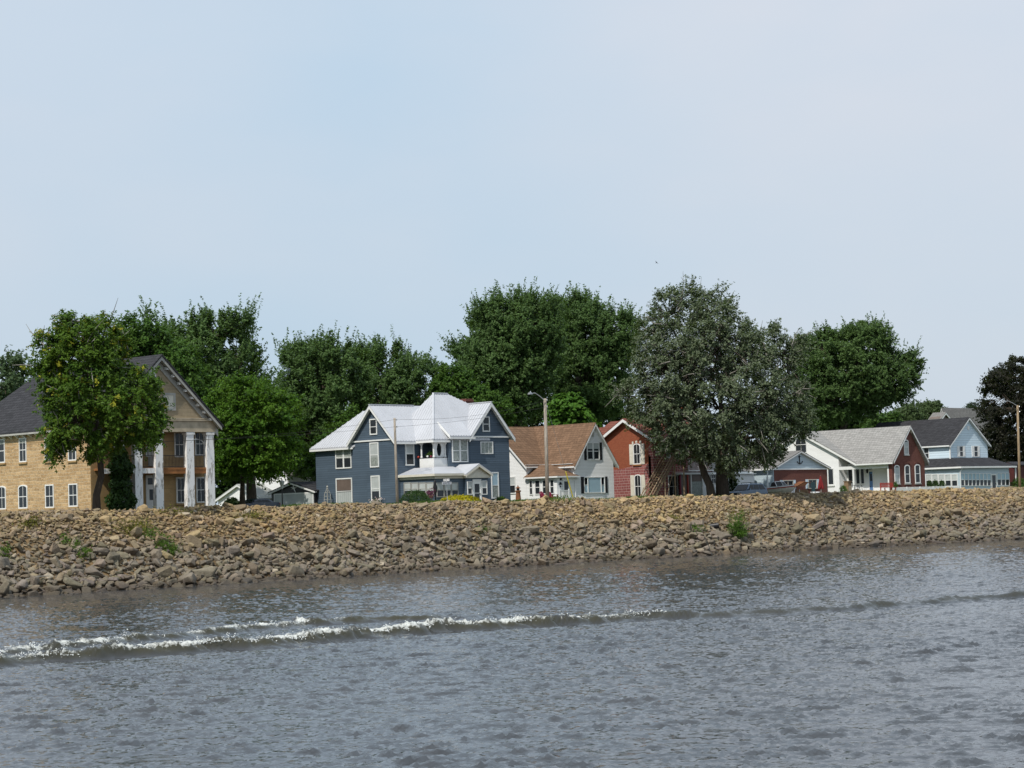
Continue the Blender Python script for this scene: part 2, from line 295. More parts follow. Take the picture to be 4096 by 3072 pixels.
white = w.math('ADD', w.math('MULTIPLY', bank_of((3900, 150), 0, 13), .62), w.math('MULTIPLY', bank_of((-300, 100), 0, 11), .40))
cl = w.math('ADD', w.math('MULTIPLY', w.ramp(cl, [(.38, .15), (.60, 1.0)]), .55), white)
cloud = w.mix(cl, (5.35, 6.9, 8.4), (7.2, 7.6, 8.35))
zs = w.n('SeparateXYZ', Vector=dirn).outputs[2]
cloud = w.mix(w.math('MULTIPLY', w.ramp(zs, [(.0, 1.0), (.22, 0.0)]), .45), cloud, (5.0, 6.05, 7.0))
skyc = w.mix(.92, sky.outputs[0], cloud)
bg = w.n('Background', Color=skyc, Strength=.1); wt.links.new(bg.outputs[0], wo.inputs[0])
ld = bpy.data.lights.new('sun', 'SUN'); ld.energy = 3.7; ld.angle = rad(.5); ld.color = (1, .95, .87); lo = bpy.data.objects.new('sun', ld); COL.objects.link(lo)
lo.rotation_euler = (-SV).to_track_quat('-Z', 'Y').to_euler(); lo.location = (60, 60, 80)
SC.view_settings.view_transform = 'Standard'; SC.view_settings.look = 'None'; SC.view_settings.exposure = 0.0; SC.view_settings.gamma = 1
SC.cycles.max_bounces = 6; SC.cycles.diffuse_bounces = 3; SC.cycles.glossy_bounces = 3; SC.cycles.transmission_bounces = 3
# ================================================================== ground, river bank
ZG = 4.9
def ysh(X): return np.interp(X, [40, 75, 97, 129, 160, 199, 240], [119.5, 119.5, 121.0, 124.6, 124.6, 120.6, 118])
def ycr(X): return 130+3.2*np.exp(-((np.asarray(X)-143)/30)**2)
def zcr(X): return 5.36-.06*np.exp(-((np.asarray(X)-145)/30)**2)+.07*np.sin(np.asarray(X)*.45)+.05*np.sin(np.asarray(X)*1.13+1)
def bank(X, v):      # v 0 water's edge, 1 crest, beyond 1 the crown and its back
    X = np.asarray(X, float); v = np.asarray(v, float); a, b = ysh(X)-.6, ycr(X); vv = np.clip(v, -1, 1)
    Y = a+(b-a)*np.where(v > 1, 1, v)+np.where(v > 1, (v-1)*10, 0)
    Z = -.45+(zcr(X)+.45)*(vv-.08*np.sin(np.clip(vv, 0, 1)*math.pi*2)/1.0*.6)
    Z = Z+.16*np.sin(X*.9+Y*.7)*np.sin(Y*.8-X*.33)*np.clip(v*3, 0, 1)*np.clip((1.1-v)*4, 0, 1)
    back = np.clip((v-1.25)/.45, 0, 1); back = back*back*(3-2*back)
    return np.stack([X, Y, np.where(v > 1, zcr(X)-.05, Z)-back*.6], -1)
xs = np.concatenate([np.linspace(-400, 60, 24)[:-1], np.arange(60, 245, .6), np.linspace(245, 900, 24)]); vs = np.concatenate([np.linspace(-.5, 1, 26), np.linspace(1.04, 1.9, 14)])
XX, VV = np.meshgrid(xs, vs); G = bank(XX, VV)
def grid_faces(r, c): i = np.arange(r*c).reshape(r, c); return np.stack([i[:-1, :-1], i[:-1, 1:], i[1:, 1:], i[1:, :-1]], -1).reshape(-1, 4)
def soil():
    t = NT('bank_soil'); x = t.n('SeparateXYZ', Vector=t.pos()); n = t.noise(.35, 6); n2 = t.noise(3.5, 6, rough=.7)
    col = t.mix(t.ramp(n, [(.35, 0.0), (.65, 1.0)]), (.16, .115, .065), (.27, .175, .085)); col = t.mix(t.math('MULTIPLY', n2, .6), col, (.11, .085, .055))
    gr = t.math('MULTIPLY', t.ramp(x.outputs[1], [(0.0, 0.0), (1.0, 1.0)]), 0.0)
    low = t.ramp(x.outputs[2], [(.2, 1.0), (1.0, 0.0)]); col = t.mix(t.math('MULTIPLY', low, .8), col, (.05, .038, .027))
    t.pbsdf(col, .95, .1, Normal=t.bump(n2, 1.0, .12)); return t.m
o = link('river_bank', fast_mesh('river_bank', G.reshape(-1, 3), grid_faces(*XX.shape), smooth=True), soil()); tagp(o, kind='structure')
def grassm():
    t = NT('lawn'); n = t.noise(.25, 6); n2 = t.noise(6.0, 4); col = t.mix(t.ramp(n, [(.3, 0.0), (.7, 1.0)]), (.05, .085, .022), (.10, .12, .04)); col = t.mix(t.math('MULTIPLY', n2, .5), col, (.03, .05, .012))
    t.pbsdf(col, .9, .1, Normal=t.bump(n2, 1.0, .05)); return t.m
lawn = grassm()
gx = np.concatenate([[-6000, -2000, -600], np.linspace(-200, 600, 60), [1200, 3000, 8000]]); gy = np.concatenate([np.linspace(137.5, 260, 40), [320, 600, 1500, 4000, 9000]])
gX, gY = np.meshgrid(gx, gy); gZ = ZG+.03*np.sin(gX*.21)*np.sin(gY*.17)*np.clip((gY-150)/30, 0, 1)-.25*np.clip((139.5-gY)/1.5, 0, 1)
o = link('ground', fast_mesh('ground', np.stack([gX, gY, gZ], -1).reshape(-1, 3), grid_faces(*gX.shape), smooth=True), lawn); tagp(o, kind='structure')
# ================================================================== riprap
def hull(seed):
    r = random.Random(seed); bm = bmesh.new(); fl = r.uniform(.55, .85)
    for k in range(17):
        d = Vector((r.gauss(0, 1), r.gauss(0, 1), r.gauss(0, 1))).normalized(); e = .55
        d = Vector([math.copysign(abs(c)**e, c) for c in d])*r.uniform(.75, 1.0); bm.verts.new((d.x*1.15, d.y*.9, d.z*fl))
    res = bmesh.ops.convex_hull(bm, input=bm.verts); bmesh.ops.delete(bm, geom=[v for v in bm.verts if not v.link_faces], context='VERTS')
    bmesh.ops.dissolve_limit(bm, angle_limit=.16, verts=bm.verts[:], edges=bm.edges[:])
    bmesh.ops.bevel(bm, geom=bm.edges[:], offset=.07, segments=1, affect='EDGES', clamp_overlap=True)
    bmesh.ops.triangulate(bm, faces=bm.faces); bm.verts.index_update()
    V = np.array([v.co[:] for v in bm.verts]); F = np.array([[v.index for v in f.verts] for f in bm.faces]); bm.free(); return V, F
HUL = [hull(100+k) for k in range(14)]
def eul(a, b, c):
    ca, sa, cb, sb, cc, sc = math.cos(a), math.sin(a), math.cos(b), math.sin(b), math.cos(c), math.sin(c)
    return np.array([[ca*cb, ca*sb*sc-sa*cc, ca*sb*cc+sa*sc], [sa*cb, sa*sb*sc+ca*cc, sa*sb*cc-ca*sc], [-sb, cb*sc, cb*cc]])
rocks = []; cell = {}
def free(x, v, r, lay):
    s = (x, v*11.0); i, j = int(s[0]), int(s[1])
    for a in (-1, 0, 1):
        for b in (-1, 0, 1):
            for (X, Y, R) in cell.get((lay, i+a, j+b), ()):
                if (X-s[0])**2+(Y-s[1])**2 < ((R+r)*.72)**2: return False
    cell.setdefault((lay, i, j), []).append((s[0], s[1], r)); return True
def addrock(x, v, r, lay, sink=.25):
    if not free(x, v, r, lay): return
    p = bank(x, v); p = p+np.array([0, -.4, .9])*r*(.62-sink)
    g = rng.random(); up = np.clip((v-.35)/.45, 0, 1); up = up*up*(3-2*up)*(.75+.5*math.sin(x*.13+1.0)*.5); up = np.clip(up+rng.normal(0, .15), 0, 1)
    low = np.array([.228, .197, .152]); hi = np.array([.41, .30, .155]) if g < .7 else np.array([.29, .22, .14])
    if 150 < x < 186: hi = hi*1.12
    c = low*(1-up)+hi*up; c = c*rng.uniform(.72, 1.2)*np.array([1, rng.uniform(.95, 1.04), rng.uniform(.88, 1.1)])
    if rng.random() < .014: c = np.array([.46, .39, .29])*rng.uniform(.8, 1.1)
    sc = r*np.array([rng.uniform(.9, 1.45), rng.uniform(.75, 1.15), rng.uniform(.65, 1.1)])
    rocks.append((p, r, sc, eul(rng.uniform(0, 6.28), rng.normal(0, .35), rng.normal(.35, .4)), rng.integers(len(HUL)), c, x, v))
for k in range(5200): addrock(rng.uniform(60, 240), rng.uniform(.0, .60)**1.15, rng.choice([.27, .34, .43, .54, .70], p=[.34, .3, .2, .11, .05])*(1.0 if rng.random() < .9 else 1.15), 0)
for k in range(2600): addrock(rng.uniform(60, 240), rng.uniform(-.01, .10), rng.uniform(.26, .5), 3, .32)
for k in range(320): addrock(rng.uniform(60, 240), rng.uniform(.45, 1.0), rng.uniform(.32, .5), 0)
for k in range(20000): v = rng.uniform(.02, 1.12); addrock(rng.uniform(62, 238), v, rng.uniform(.15, .30)*(1.25-.45*v), 1, .2)
for k in range(42000): v = rng.uniform(.12, 1.14)**.7; addrock(rng.uniform(64, 236), v, rng.uniform(.07, .15), 2, .1)
def in_view(p):
    q = pxy(p); return -20 < q[0] < 4116 and q[1] < 3090
order = sorted([i for i, k in enumerate(rocks) if in_view(k[0])], key=lambda i: -rocks[i][1]/depth(rocks[i][0]))
big = []                      # the largest boulders in view; skip those sunk in the water
for i in order:
    if rocks[i][0][2] > .12 and len(big) < 300: big.append(i)
ROCKME = []
for V, F in HUL: ROCKME.append(fast_mesh('boulder', V, F)); ROCKME[-1].materials.append(M['rock_obj'])
ZONES = [(92, 'below the stone building side wall'), (101, 'below the pillared porch'), (113, 'below the round bright green tree'), (131, 'below the slate blue house'), (152, 'below the lamp post by the brown roof'), (172, 'below the silvery cottonwood'), (999, 'below the white house with grey roof')]
def rock_label(x, v, c):
    z = next(t for lim, t in ZONES if x < lim); lum = c.mean()
    tone = 'pale' if lum > .27 else 'dark grey' if lum < .19 else 'grey brown'
    row = 'at the waterline' if v < .13 else 'low on the bank' if v < .34 else 'halfway up the bank' if v < .62 else 'high on the bank'
    return f'{tone} angular boulder {row} {z}'
bs = set(big)
for i in big:
    p, r, sc, Rm, k, c, x, v = rocks[i]
    o = bpy.data.objects.new('boulder', ROCKME[k]); COL.objects.link(o); mm = np.eye(4); mm[:3, :3] = Rm*sc; mm[:3, 3] = p; o.matrix_world = Matrix(mm.tolist()); o.color = (*c, 1)
    tagp(o, rock_label(x, v, c), 'boulder', 'riprap boulders on the river bank')
VV_, FF_, CC_, n0 = [], [], [], 0
for i, (p, r, sc, Rm, k, c, x, v) in enumerate(rocks):
    if i in bs: continue
    V, F = HUL[k]; VV_.append(V@(Rm*sc).T+p); FF_.append(F+n0); n0 += len(V); CC_.append(np.repeat(c[None], len(V), 0))
o = link('riprap', fast_mesh('riprap', np.concatenate(VV_), np.concatenate(FF_), np.concatenate(CC_)), M['rock_att']); tagp(o, 'smaller brown and grey limestone rubble covering the river bank', 'rubble', kind='stuff')
# ================================================================== water
def fft_field(N, L, kp, ang, seed, spread=2.0, power=-3.6):
    g = np.random.default_rng(seed); k = np.fft.fftfreq(N, L/N)*2*math.pi; kx, ky = np.meshgrid(k, k); kk = np.hypot(kx, ky)+1e-9
    d = np.abs(np.cos(np.arctan2(ky, kx)-ang))**spread; S = np.exp(-(kp/kk)**2)*kk**power*(d+.03)*np.exp(-(kk/40)**2); S[0, 0] = 0
    h = np.real(np.fft.ifft2(np.sqrt(S)*np.exp(2j*math.pi*g.random((N, N))))); sl = np.hypot(*np.gradient(h, L/N)).std(); return h/sl, L
def sample(fld, X, Y):
    h, L = fld; N = len(h); u = (X/L % 1)*N; v = (Y/L % 1)*N; i = np.floor(u).astype(int); j = np.floor(v).astype(int); a = u-i; b = v-j
    i0, i1, j0, j1 = i % N, (i+1) % N, j % N, (j+1) % N
    return h[j0, i0]*(1-a)*(1-b)+h[j0, i1]*a*(1-b)+h[j1, i0]*(1-a)*b+h[j1, i1]*a*b
FA = fft_field(1024, 61.0, 8.0, _b+.2, 1, 5.0, -3.8); FB = fft_field(1024, 37.0, 15.0, _b-.25, 2, 3.0, -3.4); FC = fft_field(256, 190.0, .55, 1.1, 3); FN = fft_field(256, 31.0, 1.6, .4, 4, 0.0, -3.0)
def lines(segs): return np.concatenate([np.arange(a, b, s) for a, b, s in segs])
wx = np.concatenate([[-5000, -1500, -500, -200, -80, -30, 0], lines([(12, 64, .095), (64, 110, .16), (110, 150, .24), (150, 242, .4)]), [260, 320, 450, 800, 2000, 6000]])
wy = np.concatenate([[-3000, -900, -300, -100, -40, -10, 5], lines([(14, 50, .09), (50, 72, .10), (72, 100, .17), (100, 128, .24)]), [129.5, 131]])
X, Y = np.meshgrid(wx, wy)
fade = np.clip((X-8)/8, 0, 1)*np.clip((250-X)/20, 0, 1)*np.clip((Y-8)/8, 0, 1); shore = np.clip((ysh(X)-Y)/14, .35, 1)
gust = np.clip(1+.5*sample(FC, X, Y)*3.0, .86, 1.16)
hA = sample(FA, X, Y)*.09; sA, k = hA.std(), 1.6; hA = sample(FA, X+k*hA*HF[0], Y+k*hA*HF[1])*.09; hB = sample(FB, X+7, Y*1.01)*.115; hB = sample(FB, X+7+k*hB*HF[0], (Y+k*hB*HF[1])*1.01)*.115; nG = sample(FN, X*1.3, Y*1.3); nG = np.clip(.92+.34*nG/nG.std(), .4, 1.4)
hA = np.where(hA > 0, hA*(1+.25*np.minimum(hA/sA, 2.2)), hA*.85); Z = (hA*nG*.9+hB*(.6+.4*nG))*gust*fade*shore
def polyline_field(pts, X, Y):          # signed distance (positive towards the camera side) and run along the line
    best = np.full(X.shape, 1e9); sgn = np.zeros(X.shape); run = np.zeros(X.shape); L = 0
    for a, b in zip(pts[:-1], pts[1:]):
        a = np.array(a); b = np.array(b); d = b-a; l = np.hypot(*d); d /= l; t = np.clip((X-a[0])*d[0]+(Y-a[1])*d[1], 0, l)
        ex, ey = X-a[0]-t*d[0], Y-a[1]-t*d[1]; q = np.hypot(ex, ey); k = q < best
        best = np.where(k, q, best); sgn = np.where(k, -(d[0]*ey-d[1]*ex), sgn); run = np.where(k, L+t, run); L += l
    return np.where(sgn > 0, best, -best), run
WAKE1 = [tuple(onZ(q, 0)[:2]) for q in [(-260, 2684), (0, 2655), (330, 2632), (640, 2612), (1000, 2588), (1400, 2552), (1800, 2520), (2200, 2498), (2560, 2476), (3000, 2462), (3400, 2436), (3900, 2398), (4300, 2370)]]
WAKE2 = [tuple(onZ(q, 0)[:2]) for q in [(-260, 2650), (0, 2618), (320, 2585), (700, 2548), (1050, 2515), (1350, 2490), (1700, 2480), (1930, 2463)]]
foam = np.zeros(X.shape); olive = np.zeros(X.shape); nz = sample(FN, X, Y); nz = nz/nz.std(); nz2 = sample(FB, X*1.7+3, Y*1.7); nz2 = nz2/nz2.std(); nz3 = sample(FA, X*.6, Y*.6); nz3 = nz3/nz3.std()
for pts, A, a0, spill in ((WAKE1, .34, 1.0, 1.0), (WAKE2, .22, 1.0, 1.6)):
    d, run = polyline_field(pts, X, Y); T = run.max()*.999; end = np.clip((T-run)/3, 0, 1)*np.clip(run/1, 0, 1)
    d = d+nz3*.13+.10*np.sin(run*1.9)+.08*np.sin(run*.73+1)
    along = np.interp(run, [0, 8, 22, 30, 36, 44, 70], [.8, 1, 1, .75, .5, .6, .6] if pts is WAKE1 else [.9, 1, .9, .8, .6, .5, .3])
    amp = A*along*(1+.18*np.sin(run*1.3)+.10*np.sin(run*3.1)+.08*nz)*end; amp = np.clip(amp, 0, .5)
    prof = np.where(d > 0, np.exp(-(d/.36)**2), np.exp(-(d/.95)**2)); amp = amp*(1+.08*np.clip(nz2, -1.5, 1.5)); Z = Z+amp*prof-.25*amp*np.exp(-((d-1.1)/.6)**2)
    fo = np.interp(run, [0, 10, 24, 27, 30, 34], [.75, 1.0, 1.0, .8, .35, 0]) if pts is WAKE1 else np.interp(run, [0, 6, 12, 19, 24], [1.0, .8, .45, .75, .1])
    crest = np.exp(-((d-.06)/.18)**2)*.95+np.exp(-((d+.5*spill)/(.55*spill))**2)*(.62+.30*np.clip((20-run)/8, 0, 1))*np.clip(.6+.5*nz3, 0, 1.3)
    if pts is WAKE2: crest = crest+np.exp(-((d-.22)/.36)**2)*.55*np.clip(.8+.5*nz3, 0, 1.3)+np.clip((14-run)/5, 0, 1)*np.exp(-((d-1.3)/.8)**2)*.50*np.clip(.7+.6*nz3, 0, 1.2)
    foam = np.maximum(foam, np.clip(crest*fo*(.78+.22*np.sin(run*2.1+1)*np.sin(run*.83)+.12*nz)*a0, 0, 1)*(np.abs(d) < 2.6)*end)
    olive = np.maximum(olive, np.exp(-((d-.20)/.27)**2)*end*np.clip(amp/.2, 0, 1)*np.interp(run, [0, 24, 34, 80], [1, 1, .6, .75]))
me = fast_mesh('water', np.stack([X, Y, Z], -1).reshape(-1, 3), grid_faces(*X.shape), np.stack([foam, olive, foam*0], -1).reshape(-1, 3), smooth=True)
def waterm():
    t = NT('river_water'); a = t.n('SeparateColor', Color=t.n('Attribute', {'attribute_name': 'col'}).outputs['Color']); f, ol = a.outputs[0], a.outputs[1]
    v = t.n('VectorMath', {'operation': 'MULTIPLY'}, i0=t.pos(), i1=(1.0, 1.0, .3)).outputs[0]; n1 = t.noise(7.0, 4, v); n2 = t.noise(1.1, 3, v)
    col = t.mix(t.ramp(t.noise(.05, 3, v), [(.35, 0.0), (.65, 1.0)]), (.047, .050, .055), (.058, .060, .064)); col = t.mix(t.math('MULTIPLY', ol, .85), col, (.046, .042, .020))
    fn = t.math('ADD', t.math('MULTIPLY', t.noise(5.0, 6, v, .72), .55), t.math('MULTIPLY', t.noise(15.0, 5, t.pos(), .7), .45))
    ff = t.ramp(t.math('ADD', t.math('MULTIPLY', f, .62), t.math('MULTIPLY', t.math('SUBTRACT', fn, .5), 1.9)), [(.30, 0.0), (.52, .75), (.75, 1.0)])
    ff = t.math('MULTIPLY', ff, t.ramp(f, [(.04, 0.0), (.16, 1.0)]))
    bmp = t.bump(t.math('ADD', n1, t.math('MULTIPLY', n2, 1.2)), .45, .03)
    p = t.n('BsdfPrincipled', Base_Color=t.mix(ff, col, t.mix(t.noise(9.0, 4, v, .7), (.45, .46, .41), (.84, .85, .83))), Roughness=t.math('ADD', .06, t.math('MULTIPLY', ff, .7)), IOR=1.333, Specular_IOR_Level=.5, Normal=bmp); t.set(t.out, 'Surface', p); return t.m
o = link('water', me, waterm()); tagp(o, kind='structure')
# spray and froth thrown up along the two breaking crests
bm = bmesh.new(); bmesh.ops.create_icosphere(bm, subdivisions=1, radius=1); IV = np.array([v.co[:] for v in bm.verts]); IF = np.array([[v.index for v in f.verts] for f in bm.faces]); bm.free()
def along_line(pts, s):
    L = 0
    for a, b in zip(pts[:-1], pts[1:]):
        a = np.array(a); b = np.array(b); l = np.hypot(*(b-a))
        if s <= L+l: d = (b-a)/l; return a+d*(s-L), np.array([d[1], -d[0]])
        L += l
    return np.array(pts[-1]), np.array([0, -1.0])
fv, ff_, k0 = [], [], 0
def drop(p, r): global k0; fv.append(IV*np.array([r*rng.uniform(.8, 1.7), r*rng.uniform(.8, 1.5), r*rng.uniform(.7, 1.6)])*rng.uniform(.7, 1.3, (len(IV), 1))+p); ff_.append(IF+k0); k0 += len(IV)
for pts, A, n, L, ks in ((WAKE1, .30, 520, 31, ([0, 9, 24, 27, 31], [.45, 1, 1, .6, .08])), (WAKE2, .17, 330, 24, ([0, 6, 12, 19, 24], [.8, .5, .25, .7, .05]))):
    for i in range(n):
        s = rng.uniform(1.5, L)
        if rng.random() > np.interp(s, *ks): continue
        jet = rng.random() < .13; big_ = rng.uniform(.5, 1.0)
        for j in range(rng.integers(10, 34) if jet else rng.integers(4, 16)):
            q_ = s+rng.normal(0, .10 if jet else .22); p, nn = along_line(pts, max(q_, .2)); off = rng.normal(.05, .10)-.10*math.sin(q_*1.9)-.08*math.sin(q_*.73+1)-.13*0; p = p+nn*off
            h = A*(.72+.18*math.sin(q_*1.3))*math.exp(-(max(off, 0)/.4)**2)+(abs(rng.normal(0, .13))*big_ if jet else abs(rng.normal(0, .030))); drop(np.array([p[0], p[1], h]), rng.uniform(.006, .020))
M['foam'] = paint('white_foam', (.80, .82, .80), .8, .05)
o = link('wake_foam', fast_mesh('wake_foam', np.concatenate(fv), np.concatenate(ff_)), M['foam']); tagp(o, 'white froth and spray along the crests of the boat wake', 'foam', kind='stuff')
# ================================================================== vegetation
def unit(a): return a/(np.linalg.norm(a, axis=-1, keepdims=True)+1e-9)
def leaves(C, up, L, Wd, spread=1.0):        # kite-shaped leaf per row: centre, preferred normal, length, width
    n = len(C); N = unit(up+rng.normal(0, spread, (n, 3))); t = rng.normal(0, 1, (n, 3)); u = unit(np.cross(N, t)); v = np.cross(N, u)
    L = (L*rng.uniform(.7, 1.3, n))[:, None]; Wd = (Wd*rng.uniform(.7, 1.3, n))[:, None]
    V = np.stack([C-u*L/2, C+v*Wd/2-u*L*.05, C+u*L/2, C-v*Wd/2-u*L*.05], 1); return V
def leaf_object(name, Vq, cols, mat, parent=None, loc=None):
    V = Vq.reshape(-1, 3)-(ORG[parent.name] if parent is not None else np.array(loc)); n = len(Vq)
    return link(name, fast_mesh(name, V, np.arange(4*n).reshape(n, 4), np.repeat(cols, 4, 0)), mat, parent, loc)
def inside(poly, s, z):
    c = np.zeros(len(s), bool); n = len(poly)
    for i in range(n):
        (x0, y0), (x1, y1) = poly[i], poly[i-1]; k = (y0 > z) != (y1 > z); t = (x1-x0)*(z-y0)/((y1-y0) if y1 != y0 else 1e-9)+x0; c ^= k & (s < t)
    return c
def edge_dist(poly, s, z):
    d = np.full(len(s), 1e9); P = np.stack([s, z], 1)
    for i in range(len(poly)):
        a, b = np.array(poly[i-1]), np.array(poly[i]); ab = b-a; t = np.clip(((P-a)@ab)/(ab@ab+1e-9), 0, 1); d = np.minimum(d, np.linalg.norm(P-a-t[:, None]*ab, axis=1))
    return d
def bez(a, b, c, n=7): t = np.linspace(0, 1, n)[:, None]; return (1-t)**2*np.array(a)+2*t*(1-t)*np.array(b)+t**2*np.array(c)
def tree(name, label, zf, outline_px, D, trunk_px, thick, n_lobe, lobe_r, shoots=26, per=16, leaf=(.30, .17), cols=((.045, .085, .022), (.075, .125, .035)), upright=.7, droop=0.0, flat=1.0, mat='leaf', bark='bark', r0=.35, limbs=7, accent=None, group=None, twigs=0, base=None, fill=.35, spread=.6, edge=.45, spikes=0):
    poly = [((P-EYE)@R0, P[2]) for P in (atD(zf(*q), D) for q in outline_px)]
    if spikes > 1: zz_ = [p[1] for p in poly]; z0_, z1_ = np.mean(zz_), max(zz_); poly = [(a_, b_-1.25*max(0, (b_-z0_)/(z1_-z0_))) for a_, b_ in poly]
    tp = [atD(zf(*q), D) for q in trunk_px]; tp[0][2] = min(tp[0][2], ZG-.05 if base is None else base)
    ctr = np.array([np.mean([p[0] for p in poly]), np.mean([p[1] for p in poly])]); mn = np.min(poly, 0); mx = np.max(poly, 0)
    s = rng.uniform(mn[0], mx[0], 40000); z = rng.uniform(mn[1], mx[1], 40000); k = inside(poly, s, z); s, z = s[k], z[k]; ed = edge_dist(poly, s, z)
    k = ed > lobe_r*edge; s, z, ed = s[k], z[k], ed[k]; em = ed.max()
    dd = thick*np.sqrt(np.clip(1-(1-np.clip(ed/em, 0, 1))**2, 0, 1)); wv = dd*np.where(rng.random(len(s)) < .5, -1, 1)*rng.random(len(s))**fill
    pts = []; cell = {}; sp = lobe_r*.8
    for i in range(len(s)):
        key = (int(s[i]/sp), int(z[i]/sp), int(wv[i]/sp)); ok = True
        for a in (-1, 0, 1):
            for b in (-1, 0, 1):
                for c in (-1, 0, 1):
                    for j in cell.get((key[0]+a, key[1]+b, key[2]+c), ()):
                        if (s[i]-s[j])**2+(z[i]-z[j])**2+(wv[i]-wv[j])**2 < sp*sp: ok = False; break
        if ok: cell.setdefault(key, []).append(i); pts.append(i)
        if len(pts) >= n_lobe: break
    W3 = lambda s, z, w: EYE*np.array([1, 1, 0])+np.outer(HF, D+w).T+np.outer(R0, s).T+np.outer(ZZ, z).T
    LC = W3(s[pts], z[pts], wv[pts]); LE = ed[pts]; n = len(LC); c3 = W3(np.array([ctr[0]]), np.array([ctr[1]-(mx[1]-mn[1])*.12]), np.array([0.0]))[0]
    lr = np.minimum(lobe_r*rng.uniform(.7, 1.3, n), LE*1.5+.35)
    out = unit(LC-c3); lt = rng.random(n); top = (LC[:, 2]-LC[:, 2].min())/(np.ptp(LC[:, 2])+1e-6)
    # shoots fan out of every branch end, leaves sit along the shoots
    Si = np.repeat(np.arange(n), shoots); o3 = rng.normal(0, 1, (len(Si), 3)); dr = unit(out[Si]*.8+ZZ*(upright-droop)+o3*.75); dr[:, 2] *= flat
    root = LC[Si]+rng.normal(0, .22, (len(Si), 3))*lr[Si][:, None]*np.array([1, 1, flat]); ln = lr[Si]*rng.uniform(.55, 1.25, len(Si))
    Li = np.repeat(np.arange(len(Si)), per); tt = rng.uniform(.12, 1.0, len(Li))
    C = root[Li]+dr[Li]*(ln[Li]*tt)[:, None]+ZZ*(-droop*.5*(tt**2)*ln[Li])[:, None]+rng.normal(0, .085, (len(Li), 3))*(1.2-.6*tt)[:, None]*np.sqrt(np.maximum(lr[Si][Li], .3))[:, None]
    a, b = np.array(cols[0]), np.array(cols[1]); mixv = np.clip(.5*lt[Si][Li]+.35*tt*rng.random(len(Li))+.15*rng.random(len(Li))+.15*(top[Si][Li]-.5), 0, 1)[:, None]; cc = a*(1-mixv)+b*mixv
    if accent is not None: col2, frac = accent; k = (rng.random(len(Si)) < frac*(.35+1.3*lt[Si])*(.4+top[Si]))[Li]; cc[k] = np.array(col2)*rng.uniform(.7, 1.2, (k.sum(), 1))
    cc = cc*rng.uniform(.8, 1.2, (len(cc), 1)); LV = leaves(C, dr[Li]*.25+out[Si][Li]*.5+ZZ*.55, leaf[0], leaf[1], spread)
    if spikes:      # long leafy shoots that stand out of the crown's upper edge
        ki = np.where((LE < lobe_r*1.6) & (top > .28))[0]; ki = np.repeat(ki, spikes); m_ = len(ki); d2 = unit(out[ki]*np.array([1, 1, .4])*rng.uniform(.3, 1.0, (m_, 1))+ZZ*1.0+rng.normal(0, .22, (m_, 3))); l2 = rng.uniform(1.2, 2.9, m_)*lobe_r/1.25; q2 = 44
        r2 = LC[ki]+rng.normal(0, .35, (m_, 3)); ii = np.repeat(np.arange(m_), q2); t2 = rng.uniform(0, 1, len(ii)); C2 = r2[ii]+d2[ii]*(l2[ii]*t2)[:, None]+rng.normal(0, .105, (len(ii), 3))*(1.3-.9*t2)[:, None]
        LV = np.concatenate([LV, leaves(C2, d2[ii]*.2+out[ki][ii]*.5+ZZ*.4, leaf[0]*.85, leaf[1]*.85, spread)]); f2 = rng.random((len(ii), 1)); cc = np.concatenate([cc, (a*(1-f2)+b*f2)*rng.uniform(.85, 1.2, (len(ii), 1))])
    root_o = thing(name, label, 'tree', tp[0], group)
    # trunk, limbs and branches
    mb = MB(); tr = list(np.linspace(r0, r0*.55, len(tp))); tr[0] *= 1.25; tp2 = [tp[0]-ZZ*.3]+tp; mb.tube(tp2, [tr[0]*1.2]+tr, 9)
    cen = LC[rng.choice(n, min(limbs, n), replace=False)]
    for it in range(6):
        lab = np.argmin(((LC[:, None]-cen[None])**2).sum(-1), 1); cen = np.array([LC[lab == j].mean(0) if (lab == j).any() else cen[j] for j in range(len(cen))])
    for j in range(len(cen)):
        st = tp[-1] if j % 3 else tp[-2]*.35+tp[-1]*.65; e = cen[j]; midp = np.array(st)*.5+e*.5; midp[:2] = np.array(st)[:2]*.35+e[:2]*.65; midp[2] = min(midp[2], st[2]*.45+e[2]*.55)
        B = bez(st, midp, e); mb.tube(B, np.linspace(r0*.5, r0*.14, len(B)), 6)
        for i in np.where(lab == j)[0]:
            q = B[np.argmin(((B-LC[i])**2).sum(1)+np.linspace(3, 0, len(B)))]; m2 = q*.5+LC[i]*.5+ZZ*.25*lr[i]; mb.tube(bez(q, m2, LC[i], 4), np.linspace(r0*.16, r0*.04, 4), 4, False)
    if twigs:
        tw = mb; S2 = rng.choice(len(Si), min(twigs, len(Si)), replace=False)
        for i in S2: tw.tube(bez(root[i]-dr[i]*.8, root[i]+dr[i]*ln[i]*.5+rng.normal(0, .2, 3), root[i]+dr[i]*ln[i]*1.35+rng.normal(0, .25, 3), 4), [.065, .05, .035, .015], 4, False, 1)
    mb.build('trunk', [M[bark], M['palebark']] if twigs else M[bark], root_o, smooth=True)
    leaf_object('crown', LV, cc, M[mat], root_o); return root_o
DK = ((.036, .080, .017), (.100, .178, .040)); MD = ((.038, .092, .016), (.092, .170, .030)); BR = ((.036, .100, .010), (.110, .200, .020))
G1 = 'tall maples behind the houses'
dY = lambda px, Y: depth(onY(px, Y))
